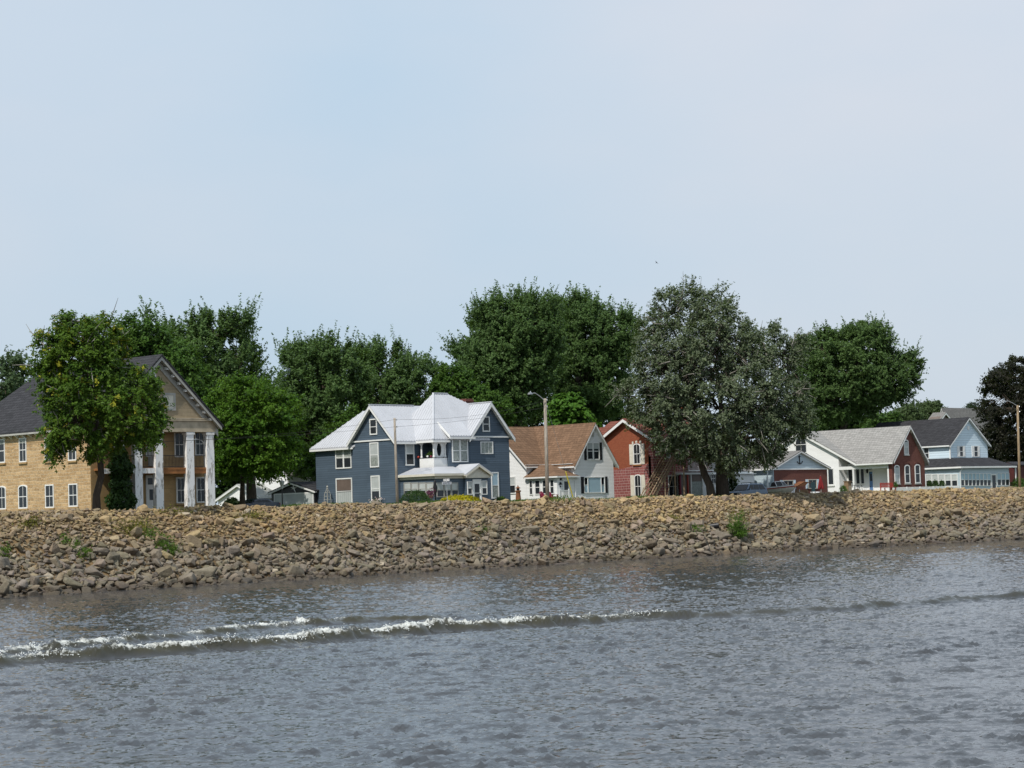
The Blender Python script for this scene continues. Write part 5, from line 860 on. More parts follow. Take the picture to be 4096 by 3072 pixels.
# star garage: gable looks to -X
q = onY(z2b(1440, 340), 161); xg = q[0]; ya = onX(z2b(1020, 515), xg)[1]; yb = onX(z2b(1835, 470), xg)[1]
g = simple_house('garage', 'black sided garage with white star over its pale door beside the slate blue house', 'garage', xg, xg+8, min(ya, yb)+.2, max(ya, yb)-.2, onX(z2b(1020, 515), xg)[2], q[2], 'x', 'black', 'darkshingle', o=.25)
fg = ('x', xg); b = MB(); u = frect(fg, z2b, 1110, 560, 1780, 770); fbox(b, fg, u[0], u[1], ZG, u[3], 0, .05)
for z in np.arange(ZG+.45, u[3], .45): fbox(b, fg, u[0], u[1], z, z+.02, .05, .058)
b.build('garage_door', M['blind'], g); b = MB(); ring(b, fg, outline(u[0]-.12, u[1]+.12, ZG, u[3]+.12), outline(u[0], u[1], ZG, u[3]), 0, .07); b.build('door_frame', M['white'], g)
b = MB(); c = onX(z2b(1435, 450), xg-.05); tips = [onX(z2b(*k), xg-.05) for k in ((1430, 372), (1490, 440), (1475, 540), (1400, 470), (1375, 440))]
P_ = []
for i in range(5):
    P_.append(c+(tips[i]-c)*1.15); P_.append(c+((tips[i]+tips[(i+1) % 5])/2-c)*.34)
b.add([c-np.array([.12, 0, 0])]+P_+[c], [(0, 1+i, 1+(i+1) % 10) for i in range(10)]+[(11, 1+(i+1) % 10, 1+i) for i in range(10)]); b.build('star', M['white'], g)
q0 = onY(z2b(470, 380), 176); xs_ = q0[0]
simple_house('shed', 'low pale grey metal shed behind the round tree', 'shed', xs_, xs_+2.6, onX(z2b(860, 610), xs_)[1], 2*q0[1]-onX(z2b(860, 610), xs_)[1], onX(z2b(860, 610), xs_)[2], q0[2], 'x', 'whiteside', 'palemetal')
x8 = onY(z2b(1150, 500), 178)[0]; y8, y9 = onX(z2b(1330, 500), x8)[1], onX(z2b(765, 500), x8)[1]
wh = simple_house('white_house', 'plain white house seen through the gap beyond the round tree', 'house', x8, x8+9, y8, y9, 9.4, 12.2, 'x', 'whiteside', 'midshingle'); f = ('x', x8)
window(wh, f, frect(f, z2b, 875, 600, 935, 705), trim=.1); window(wh, f, frect(f, z2b, 865, 380, 925, 460), trim=.1)
q = onY(z7(1200, 312), 196); e = onY(z7(1140, 390), 196); e2 = onY(z7(1270, 385), 196)
h = simple_house('distant_house', 'distant grey house roof with small white trimmed gable above the pale blue house', 'house', q[0]+3.2, q[0]+19, 196.4, 200.5, 12.9, q[2]+.9, 'x', 'whiteside', 'midshingle')
w = MB(); gwall_y(w, e[0], e2[0], 196, 198, 10, e[2], q[0], q[2]-.1); w.build('dormer_wall', M['browncur'], h); w = MB(); roof_y(w, e[0]-.2, e2[0]+.2, q[0], e[2]-.2, q[2], 195.7, 198.2, .12); w.build('dormer_roof', M['midshingle'], h); w = MB(); rake_y(w, e[0]-.2, e2[0]+.2, q[0], e[2]-.2, q[2], 195.7, .25, .3); w.build('dormer_trim', M['white'], h)
q = onY(z7(2080, 960), 152); simple_house('red_building', 'dark red building low behind the right lamp post', 'building', q[0], q[0]+12, 152, 153.6, q[2]-.1, q[2]+.2, 'x', 'darkred', 'darkshingle', 'darkred')
# ================================================================== second cottonwood stem
ct = [o for o in COL.objects if o.name.startswith('cottonwood_tree')][0]; D_ = dY((2890, 1975), 136.0)
b = MB(); tp = [atD(zP(*q), D_) for q in ((2892, 1990), (2888, 1930), (2886, 1850), (2905, 1760), (2960, 1660), (3040, 1560))]; tp[0][2] = ZG-.2
b.tube(tp, [.72, .62, .50, .40, .28, .16], 10); b.tube([tp[2], atD((2900, 1740), D_+1.5), atD((2880, 1600), D_+2), atD((2860, 1450), D_+2.5)], [.34, .26, .2, .1], 8); b.tube([tp[3], atD((3010, 1750), D_-1.5), atD((3110, 1720), D_-2.5), atD((3200, 1740), D_-3)], [.2, .15, .1, .05], 7); b.build('trunk', M['oldbark'], ct, smooth=True)
# ================================================================== poles, wires, street lamps
def pole(name, label, pt, pb, mat, r, lamp=None, group=None):
    top = onY(pt, 136.5); bx = onY(pb, 136.5)[0]; o = thing(name, label, 'utility pole' if lamp is None else 'lamp post', (bx, 136.5, ZG-.2), group)
    p = MB(); p.tube([(bx, 136.5, ZG-.4), ((bx+top[0])/2, 136.5, (ZG+top[2])/2), top], [r*1.18, r, r*.85], 10); p.build('pole', M[mat], o, smooth=True)
    if lamp:
        a, l0, l1 = (onY(q, 136.35) for q in lamp); m_ = MB(); m_.tube([a, a*.5+l0*.5+np.array([0, 0, .05]), l0, l0*.7+l1*.3], [.045, .04, .035, .03], 6); m_.build('lamp_arm', M['steel'], o)
        h = MB(); d = unit(l1-l0); s = np.array([0, 1, 0])*.13; c0, c1 = l0*.55+l1*.45, l1; h.prism([c0-s*.6, c1-s, c1+s, c0+s*.6], (0, 0, -.1)); h.prism([c0*.8+c1*.2-s*.5, c1*.9+c0*.1-s*.7, c1*.9+c0*.1+s*.7, c0*.8+c1*.2+s*.5], (0, 0, .07)); h.build('lamp_head', M['steel'], o)
        k = MB(); k.lathe(c0*.5+c1*.5+np.array([0, 0, .07]), [(.05, 0), (.05, .09), (.02, .12)], 6); k.build('photocell', M['steel'], o)
    for dz in (.15, .75):
        i = MB(); i.tube([(top[0], 136.38, top[2]-dz), (top[0], 136.25, top[2]-dz)], .02, 5); i.lathe((top[0], 136.25, top[2]-dz-.08), [(.035, 0), (.06, .04), (.04, .08), (.06, .12), (.03, .16)], 8); i.build('insulator', M['steel'], o)
    return top
A = pole('utility_pole', 'plain weathered wooden pole without lamp in front of the slate blue house', (1578, 1672), (1590, 2012), 'pole', .115)
B = pole('street_lamp', 'wooden pole with bent lamp arm before the brown shingled roof', (2180, 1594), (2190, 1998), 'pole', .16, ((2176, 1600), (2140, 1572), (2115, 1573)), 'street lamps on wooden poles')
C_ = pole('street_lamp', 'wooden pole with bent lamp arm before the dark purple beech', (4070, 1621), (4078, 1935), 'polebrown', .145, ((4066, 1622), (4033, 1604), (4011, 1605)), 'street lamps on wooden poles')
def wire(label, pts, r=.010):
    b = MB(); b.tube(pts, r, 5); o = b.build('overhead_wire', M['darkmetal'], None, pts[0]); tagp(o, label, 'wire')
def span(a, b, sag, n=14): t = np.linspace(0, 1, n)[:, None]; return list(np.array(a)*(1-t)+np.array(b)*t-ZZ*sag*4*t*(1-t))
yw = 136.22; Aw = [np.array([A[0], yw, A[2]-.12]), np.array([A[0], yw, A[2]-.75])]; Bw = [np.array([B[0], yw, B[2]-.15]), np.array([B[0], yw, B[2]-.75])]
wire('upper wire sagging between the plain pole and the lamp pole by the brown roof', span(Aw[0], Bw[0], .55)); wire('lower wire strung between the plain pole and the lamp pole by the brown roof', span(Aw[1], Bw[1], .25))
L0, L1 = onY((-300, 1752), yw), onY((-300, 1775), yw); wire('upper wire running past the pillars and round tree to the plain pole', span(Aw[0], L0, 1.0, 26)); wire('lower wire running past the pillars and round tree to the plain pole', span(Aw[1], L1, .5, 26))
g0, g1 = np.array([B[0]+.1, 136.5, B[2]-.35]), onY((2296, 2004), 137.2); g1[2] = min(g1[2], 5.3); o = thing('guy_wire', 'slanting guy wire with yellow plastic guard beside the nook porch', 'guy wire', g1)
b = MB(); b.tube([g0, g1], .012, 5); b.build('cable', M['steel'], o); b = MB(); t0 = .70; b.tube([g0*(1-t0)+g1*t0, g1], .055, 7); b.build('guard', M['yellow'], o)
# lantern post by the star garage
q = onY(z2b(1230, 470), 143.0); o = thing('lamp_post', 'slim black garden lamp post with tapering lantern beside the star garage', 'lamp post', (q[0], 143, ZG)); b = MB(); b.tube([(q[0], 143, ZG-.1), (q[0], 143, q[2])], [.06, .045], 8); b.build('post', M['black'], o)
zt_ = onY(z2b(1230, 315), 143.0)[2]; b = MB(); b.lathe((q[0], 143, q[2]), [(.05, 0), (.24, (zt_-q[2])*.85), (.24, (zt_-q[2])*.87), (.05, zt_-q[2])], 8); b.build('lantern', M['blind'], o)
b = MB(); b.tube([(q[0], 143, q[2]), (q[0], 143, zt_+.05)], .035, 6); b.build('stem', M['black'], o)
# flag pole
q = onY(z6(836, 440), 141.0); q1 = onY(z6(862, 960), 141.0); o = thing('flagpole', 'thin white flagpole before the grey blue garage', 'flagpole', (q1[0], 141, ZG)); b = MB(); b.tube([(q1[0], 141, ZG-.1), (q[0], 141, q[2]+1.2)], [.055, .035], 8); b.build('pole', M['white'], o); b = MB(); b.lathe((q[0], 141, q[2]+1.18), [(.02, 0), (.07, .05), (.07, .1), (.02, .15)], 8); b.build('finial', M['steel'], o)
# street sign
q = onY(z3b(1150, 935), 136.0); qb = onY(z3b(1168, 1250), 136.0); o = thing('street_sign', 'street sign with two crossed white name plates before the glazed blue porch', 'street sign', (qb[0], 136, ZG)); b = MB(); b.tube([(qb[0], 136, ZG), (q[0], 136, q[2]+.3)], .03, 6); b.build('post', M['steel'], o)
def blade(c, ax, L, H, text):
    ax = np.array(ax, float); nrm = np.array([ax[1], -ax[0], 0]); b = MB(); p = [c-ax*L/2-ZZ*H/2, c+ax*L/2-ZZ*H/2, c+ax*L/2+ZZ*H/2, c-ax*L/2+ZZ*H/2]; b.prism([x-nrm*.012 for x in p], nrm*.024); bl = b.build('sign_plate', M['whiteplastic'], o)
    cu = bpy.data.curves.new('lettering', 'FONT'); cu.body = text; cu.size = H*.95; cu.align_x = 'CENTER'; cu.align_y = 'CENTER'; cu.extrude = .002; tmp = bpy.data.objects.new('tmp', cu); COL.objects.link(tmp); bpy.context.view_layer.update()
    me = bpy.data.meshes.new_from_object(tmp.evaluated_get(bpy.context.evaluated_depsgraph_get())); bpy.data.objects.remove(tmp); w = max(v.co.x for v in me.vertices)*2; s = min(1, L*.92/w)
    for v in me.vertices: P = c+ax*v.co.x*s+ZZ*v.co.y+nrm*(.016+v.co.z)-ORG[o.name]; v.co = tuple(P)
    link('lettering', me, M['black'], bl)
blade(np.array([q[0], 136-.04, q[2]]), (1, 0, 0), 1.12, .21, 'WASHINGTON ST N'); blade(np.array([q[0], 136, q[2]+.27]), (0, -1, 0), .74, .2, 'RIVER ST')
# ================================================================== garden things
def at(zf, x, y, Y): return onY(zf(x, y), Y)
q = at(z3, 268, 1180, 149.5); zt_ = at(z3, 266, 1097, 149.5)[2]; o = thing('garden_obelisk', 'tall lattice garden obelisk against the slate blue siding', 'trellis', (134.0, 154.9, ZG)); q = onX(z3(270, 1180), 134.3); zt_ = onX(z3(266, 1097), 134.3)[2]; c = np.array([134.3, q[1], ZG]); b = MB()
for sx in (-1, 1):
    for sy in (-1, 1): b.tube([c+[sx*.27, sy*.27, 0], c+[sx*.2, sy*.2, (zt_-ZG)*.7], c+[0, 0, zt_-ZG-.1]], .028, 5)
for k in range(8):
    z = .25+k*.33; w = .27*(1-.3*z/1.9) if z < 1.9 else .2*max(.1, (zt_-ZG-z)/(zt_-ZG-1.9))
    for s in (-1, 1): b.box(c[0]-w, c[0]+w, c[1]+s*w-.015, c[1]+s*w+.015, ZG+z, ZG+z+.04); b.box(c[0]+s*w-.015, c[0]+s*w+.015, c[1]-w, c[1]+w, ZG+z, ZG+z+.04)
b.build('lattice', M['trimgrey'], o); b = MB(); b.lathe(c+[0, 0, zt_-ZG-.12], [(.03, 0), (.09, .06), (.09, .12), (.02, .2)], 8); b.build('finial', M['trimgrey'], o)
def pshrub(name, label, zf, x0, x1, ytop, Y, n, leaf, cols, ry=None, fx=.75, **k):
    a, b_ = at(zf, x0, ytop, Y), at(zf, x1, ytop, Y); rx = abs(b_[0]-a[0])/2; t = at(zf, (x0+x1)/2, ytop, Y); return shrub(name, label, ((a[0]+b_[0])/2, Y, ZG), rx*fx, ry or min(rx*.75, 1.4), t[2]-ZG, n, leaf, cols, **k)
pshrub('juniper_bush', 'broad rounded dark green juniper before the glazed blue porch', z3, 975, 1300, 1145, 140.6, 7500, (.13, .05), ((.022, .055, .016), (.050, .095, .024)), ry=1.6, fx=.9)
pshrub('golden_bush', 'low spreading golden yellow bush along the blue porch entrance', z3, 1335, 1800, 1192, 139.6, 9500, (.16, .06), ((.30, .28, .010), (.62, .52, .02)), ry=1.3, upright=1.0, fx=1.04)
pshrub('low_bush', 'low green ground bush at the corner of the slate blue house', z3, 1880, 2060, 1205, 142.4, 2600, (.13, .07), ((.05, .10, .015), (.10, .17, .03)), ry=.8)
def flowers(label, ctr, r, n, col, cat='flowers', name='flower_cluster'):
    o = thing(name, label, cat, ctr); C = np.array(ctr)+rng.normal(0, 1, (n, 3))*np.array(r)*.5; k = rng.random(n) < .5; cc = np.where(k[:, None], np.array(col), np.array([.04, .09, .02]))*rng.uniform(.8, 1.2, (n, 1)); leaf_object('foliage', leaves(C, np.tile(ZZ-np.array([.3, .5, 0]), (n, 1)), .12, .1, .8), cc, M['leaf'], o); return o
u = onX(z3(748, 1232), 134.4); flowers('white and pink flowers in the window box of the blue house', (134.42, u[1], u[2]+.05), (.2, .8, .2), 130, (.75, .6, .58))
q = at(z3b, 900, 1110, 141.2); o = thing('hanging_basket', 'purple flowering plant in a basket beside the dark juniper', 'plant', (q[0], 141.2, ZG)); b = MB(); b.tube([(q[0], 141.2, ZG), (q[0], 141.2, q[2]-.2)], .03, 5); b.lathe((q[0], 141.2, q[2]-.35), [(.12, 0), (.25, .2), (.24, .22)], 8); b.build('basket', M['woodbrown'], o); n = 260; C = np.array([q[0], 141.2, q[2]])+rng.normal(0, .2, (n, 3)); leaf_object('blossom', leaves(C, np.tile(ZZ, (n, 1)), .12, .1, .9), np.array([.20, .05, .12])*rng.uniform(.5, 1.4, (n, 1)), M['leaf'], o)
q = at(z3b, 955, 1010, 141.5); o = thing('garden_figure', 'slim dark garden ornament at the corner of the blue porch', 'ornament', (q[0], 141.4, ZG)); b = MB(); b.lathe((q[0], 141.4, ZG), [(.22, 0), (.2, .15), (.06, .25), (.06, 1.2), (.16, 1.6), (.2, 2.0), (.1, 2.3), (.12, 2.5), (.03, 2.65)], 9); b.build('figure', M['black'], o, smooth=True)
# plants on the corner balcony
q = np.array([138.0, 145.0, 9.66]); o = thing('potted_fern', 'leafy fern in a pot on the white corner balcony', 'plant', (137.9, 145.1, 9.0)); b = MB(); b.lathe((137.9, 145.1, 8.78), [(.14, 0), (.2, .55), (.22, .8)], 9); b.build('pot', M['rust'], o); n = 700; t = rng.uniform(0, 6.28, n); r = rng.random(n)**.6*.62; C = np.stack([137.9+np.cos(t)*r, 145.1+np.sin(t)*r, 9.75+.42*np.cos(r*2.2)+rng.normal(0, .06, n)], 1); leaf_object('frond', leaves(C, np.stack([np.cos(t)*.4, np.sin(t)*.4, np.ones(n)], 1), .16, .06, .5), np.array([.05, .10, .02])*rng.uniform(.6, 1.5, (n, 1)), M['leaf'], o)
for lab, px, mt, s in (('orange red ball on the ledge of the white corner balcony', 1163, 'red', .11), ('pink vase on the ledge of the white corner balcony', 1287, 'maroon', .1), ('white shell on the ledge of the white corner balcony', 1255, 'white', .12)):
    y = onX(z3(px, 815), 137.35)[1]; b = MB(); b.lathe((137.36, y, 9.665), [(.04, 0), (s, s*.6), (s*1.05, s), (s*.8, s*1.6), (.02, s*1.9)], 10); o = b.build('ledge_ornament', M[mt], None, (137.36, y, 9.665), smooth=True); tagp(o, lab, 'ornament')
# lighthouse ornament
q = at(z4, 450, 1320, 142.5); o = thing('lighthouse_ornament', 'rusty brown toy lighthouse by the white siding of the brown roofed house', 'ornament', (q[0], 142.5, ZG)); zb_ = q[2]-ZG; b = MB(); b.lathe((q[0], 142.5, ZG), [(.33, 0), (.3, .3), (.24, zb_*.6), (.2, zb_-.25), (.28, zb_-.2), (.28, zb_-.1), (.16, zb_-.08)], 10); b.build('tower', M['rust'], o)
b = MB(); b.lathe((q[0], 142.5, ZG+zb_-.08), [(.14, 0), (.14, .2)], 8); b.build('lantern', M['black'], o); b = MB(); b.lathe((q[0], 142.5, ZG+zb_+.12), [(.27, 0), (.05, .17), (.05, .22), (.01, .32)], 10); b.build('lantern_roof', M['rust'], o)
# two dark red garden chairs
def chair(px, Y, label):
    q = at(z4, px, 1400, Y); x, zt_ = q[0], at(z4, px, 1340, Y)[2]; o = thing('garden_chair', label, 'chair', (x, Y, ZG), 'dark red garden chairs'); hh = max(zt_-ZG, .95); zs = hh-.62
    b = MB(); b.prism([(x-.3, Y-.45, ZG+zs+.08), (x+.3, Y-.45, ZG+zs+.08), (x+.3, Y+.15, ZG+zs-.04), (x-.3, Y+.15, ZG+zs-.04)], (0, 0, -.04)); b.build('seat', M['maroon'], o)
    for k in range(5): xx = x-.28+k*.115; b = MB(); e = hh-.06*abs(k-2); b.prism([(xx, Y+.1, ZG+zs-.05), (xx+.1, Y+.1, ZG+zs-.05), (xx+.1, Y+.42, ZG+e), (xx, Y+.42, ZG+e)], (0, .03, 0)); b.build('back_slat', M['maroon'], o)
    for s in (-1, 1): b = MB(); b.box(x+s*.36-.06, x+s*.36+.06, Y-.5, Y+.25, ZG+zs+.24, ZG+zs+.27); b.build('armrest', M['maroon'], o); b = MB(); b.box(x+s*.33-.03, x+s*.33+.03, Y-.45, Y-.35, ZG-.02, ZG+zs+.24); b.build('leg', M['maroon'], o); b = MB(); b.box(x+s*.33-.03, x+s*.33+.03, Y+.15, Y+.25, ZG-.02, ZG+zs+.24); b.build('leg', M['maroon'], o)
chair(838, 143.0, 'dark red garden chair just left of the lamp pole by the nook porch'); chair(950, 143.0, 'dark red garden chair just right of the lamp pole by the nook porch')
# red slatted bench
q0, q1 = at(z7, 385, 1230, 141.5), at(z7, 548, 1230, 141.5); zt_ = at(z7, 465, 1207, 141.5)[2]; o = thing('park_bench', 'red slatted bench before the recessed porch of the grey roofed house', 'bench', ((q0[0]+q1[0])/2, 141.5, ZG))
for k in range(3): b = MB(); z = zt_-.03-k*.17; b.box(q0[0], q1[0], 141.5+k*-.02, 141.54-k*.02, z-.13, z); b.build('back_slat', M['red'], o)
b = MB(); b.box(q0[0], q1[0], 140.98, 141.45, zt_-.62, zt_-.57); b.build('seat', M['red'], o)
for x in (q0[0]+.15, q1[0]-.25):
    b = MB(); b.box(x, x+.09, 141.56, 141.65, ZG-.1, zt_-.1); b.box(x, x+.09, 141.0, 141.09, ZG-.1, zt_-.62); b.build('leg', M['red'], o)
# picket fence
y = 143.0; xa, xb = at(z7, 556, 1270, y)[0], at(z7, 1400, 1262, y)[0]; zt_ = at(z7, 760, 1264, y)[2]; o = thing('picket_fence', 'low white picket fence in front of the brick gable wing', 'fence', ((xa+xb)/2, y, ZG)); b = MB()
for x in np.arange(xa, xb, .16): b.prism([(x, y, ZG-.05), (x+.09, y, ZG-.05), (x+.09, y, zt_-.06), (x+.045, y, zt_), (x, y, zt_-.06)], (0, .025, 0))
b.build('picket', M['white'], o); b = MB()
for z in (ZG+.25, zt_-.3): b.box(xa, xb, y+.026, y+.07, z, z+.08)
b.build('rail', M['white'], o); b = MB()
for x in np.linspace(xa, xb-.1, 6): b.box(x, x+.1, y+.072, y+.17, ZG-.1, zt_+.02)
b.build('post', M['white'], o)
for k, (a, c, t, lab) in enumerate(((975, 1050, 1190, 'leftmost of three small shrubs before the sun porch'), (1052, 1125, 1186, 'middle one of three small shrubs before the sun porch'), (1130, 1205, 1192, 'rightmost of three small shrubs before the sun porch'))): pshrub('small_shrub', lab, z7, a, c, t, 144.6, 900, (.17, .1), ((.03, .06, .02), (.06, .10, .03)), ry=.6, group='shrubs before the sun porch')
pshrub('dark_bush', 'dark green bush at the foot of the right lamp post', z7, 2060, 2230, 1155, 147.5, 2200, (.2, .12), DK, ry=1.2)
pshrub('conical_bush', 'dark upright bush beside the cottonwood trunk at the garage wall', z6, 362, 455, 790, 141.0, 3200, (.17, .09), ((.022, .05, .018), (.05, .09, .03)), ry=.8, upright=.9)
pshrub('round_bush', 'small round bush at the white wall beside the wooden cabinet', z6, 1770, 1852, 930, 143.6, 1000, (.15, .08), MD, ry=.6)
pshrub('dark_bush', 'dark shrub behind the twin trunks of the round tree', z2b, 200, 500, 640, 150.5, 2600, (.22, .12), ((.012, .028, .010), (.03, .055, .018)), ry=1.3)
pshrub('green_shrub', 'small green shrub at the foot of the brick gable wing', z7, 552, 605, 1212, 144.2, 700, (.15, .09), MD, ry=.4)
# wooden cabinet and table at the porch
q0, q1 = at(z6, 1848, 930, 145.6), at(z6, 1917, 930, 145.6); zt_ = at(z6, 1880, 866, 145.6)[2]; o = thing('cabinet', 'brown wooden cabinet standing at the edge of the recessed porch', 'cabinet', (q0[0], 145.6, ZG)); b = MB(); b.box(q0[0]+.4, q1[0], 145.6, 146.2, ZG, zt_-.5); b.box(q0[0]+.35, q1[0]+.05, 145.55, 146.25, zt_-.06, zt_); b.box(q0[0]+.42, q1[0]-.02, 145.62, 146.2, zt_-.5, zt_-.06); b.build('case', M['woodbrown'], o); b = MB(); b.box(q0[0]+.45, q1[0]-.05, 145.585, 145.597, ZG+.3, zt_-.55); b.build('door', M['wood'], o)
q0, q1 = at(z6, 2000, 930, 146.6), at(z6, 2105, 912, 146.6); o = thing('patio_table', 'dark patio table on the recessed porch near the blue door', 'table', ((q0[0]+q1[0])/2, 147.2, ZG+.28)); x = (q0[0]+q1[0])/2; b = MB(); b.lathe((x, 147.2, q1[2]-.05), [(.7, 0), (.7, .05)], 14); b.build('tabletop', M['darkmetal'], o)
for k in range(4): t = k*1.57+.8; b = MB(); b.tube([(x+.5*math.cos(t), 147.2+.5*math.sin(t), ZG+.28), (x+.42*math.cos(t), 147.2+.42*math.sin(t), q1[2]-.05)], .03, 6); b.build('leg', M['darkmetal'], o)
# closed red umbrella
q, qb = at(z6b, 1688, 102, 140.6), at(z6b, 1690, 335, 140.6); o = thing('umbrella', 'closed red garden umbrella before the brick garage front', 'umbrella', (q[0], 140.6, ZG)); b = MB(); b.tube([(q[0], 140.6, ZG), (q[0], 140.6, q[2])], .025, 6); b.build('pole', M['white'], o); H = q[2]-qb[2]; b = MB(); vs = []; nn = 16
for i, (r, z) in enumerate(((.25, 0), (.28, .12), (.22, .4), (.14, .75), (.05, .97), (.02, 1.0))): vs.append([(q[0]+r*(1+.28*(-1)**k*(1-z))*math.cos(k*2*math.pi/nn), 140.6+r*(1+.28*(-1)**k*(1-z))*math.sin(k*2*math.pi/nn), qb[2]+H*z-(.06*(-1)**k if i == 0 else 0)) for k in range(nn)])
b.add([p for v in vs for p in v], [(i*nn+j, i*nn+(j+1) % nn, (i+1)*nn+(j+1) % nn, (i+1)*nn+j) for i in range(5) for j in range(nn)]); b.build('canopy', M['canopy_red'], o)
# brown canopy swing
P = lambda x, y, Y=140.4: at(z6b, x, y, Y); a, b_, c, d = P(1248, 318), P(1440, 208), P(1600, 225), P(1430, 300); o = thing('garden_swing', 'brown canopied garden swing before the brick garage front', 'swing', (P(1420, 400)[0], 140.6, ZG)); w = MB(); bk = np.array([.2, .9, .05]); w.prism([P(1245, 300), P(1415, 205), P(1415, 205)+bk, P(1245, 300)+bk], (0, 0, -.06)); w.prism([P(1415, 205), P(1600, 222), P(1600, 222)+bk, P(1415, 205)+bk], (0, 0, -.06)); w.prism([P(1245, 300), P(1415, 205), P(1480, 212), P(1425, 275)], (0, .03, 0)); w.build('canopy', M['rust'], o)
for x in (1262, 1585): w = MB(); p = P(x, 260); w.tube([p+[0, .05, 0], (p[0]-.15, 140.2, ZG)], .03, 6); w.tube([p+[0, .85, 0], (p[0]+.1, 141.5, ZG)], .03, 6); w.build('frame', M['darkmetal'], o)
p0, p1 = P(1290, 400), P(1560, 400); w = MB(); w.box(p0[0], p1[0], 140.5, 141.0, ZG+.45, ZG+.53); w.build('seat', M['woodbrown'], o); w = MB(); w.box(p0[0], p1[0], 141.02, 141.08, ZG+.5, ZG+1.0); w.build('backrest', M['woodbrown'], o)
p = P(1500, 330); w = MB(); w.box(p[0]-.3, p[0]+.3, 139.9, 139.96, ZG, p[2]+.7); o = w.build('folded_table', paint('dark_teal_plastic', (.03, .07, .08), .5), None, (p[0], 139.9, ZG)); tagp(o, 'dark teal folded table leaning by the brown canopied swing', 'folded table')
# white plastic chair tipped beside the boat, white planters
q = at(z6b, 1180, 400, 139.2); o = thing('plastic_chair', 'white plastic chair with splayed legs beside the boat bow', 'chair', (q[0], 139.2, ZG)); x = q[0]; b = MB(); b.box(x-.25, x+.25, 139.0, 139.45, ZG+.42, ZG+.47); b.build('seat', M['whiteplastic'], o); b = MB(); b.prism([(x+.1, 139.0, ZG+.45), (x+.16, 139.0, ZG+.45), (x+.4, 139.0, ZG+1.15), (x+.3, 139.0, ZG+1.15)], (0, .45, 0)); b.build('backrest', M['whiteplastic'], o)
for sx in (-1, 1):
    for y in (139.02, 139.4): b = MB(); b.tube([(x+sx*.2, y, ZG+.45), (x+sx*.32, y, ZG)], .025, 5); b.build('leg', M['whiteplastic'], o)
b = MB(); b.tube([(x-.25, 139.0, ZG+.47), (x-.35, 139.0, ZG+1.0), (x-.2, 139.4, ZG+.5)], .03, 5); b.build('armrest', M['whiteplastic'], o)
for px, lab in ((1560, 'white planter bowl nearest the brown canopied swing'), (1630, 'white planter bowl between the swing and the closed red umbrella')): q = at(z6b, px, 385, 140.0); b = MB(); hz_ = q[2]-ZG; b.lathe((q[0], 140, ZG), [(.18, 0), (.12, .1), (.1, hz_*.5), (.26, hz_*.8), (.3, hz_), (.24, hz_)], 10); o = b.build('planter', M['whiteplastic'], None, (q[0], 140, ZG), smooth=True); tagp(o, lab, 'planter', 'white planters by the garage')
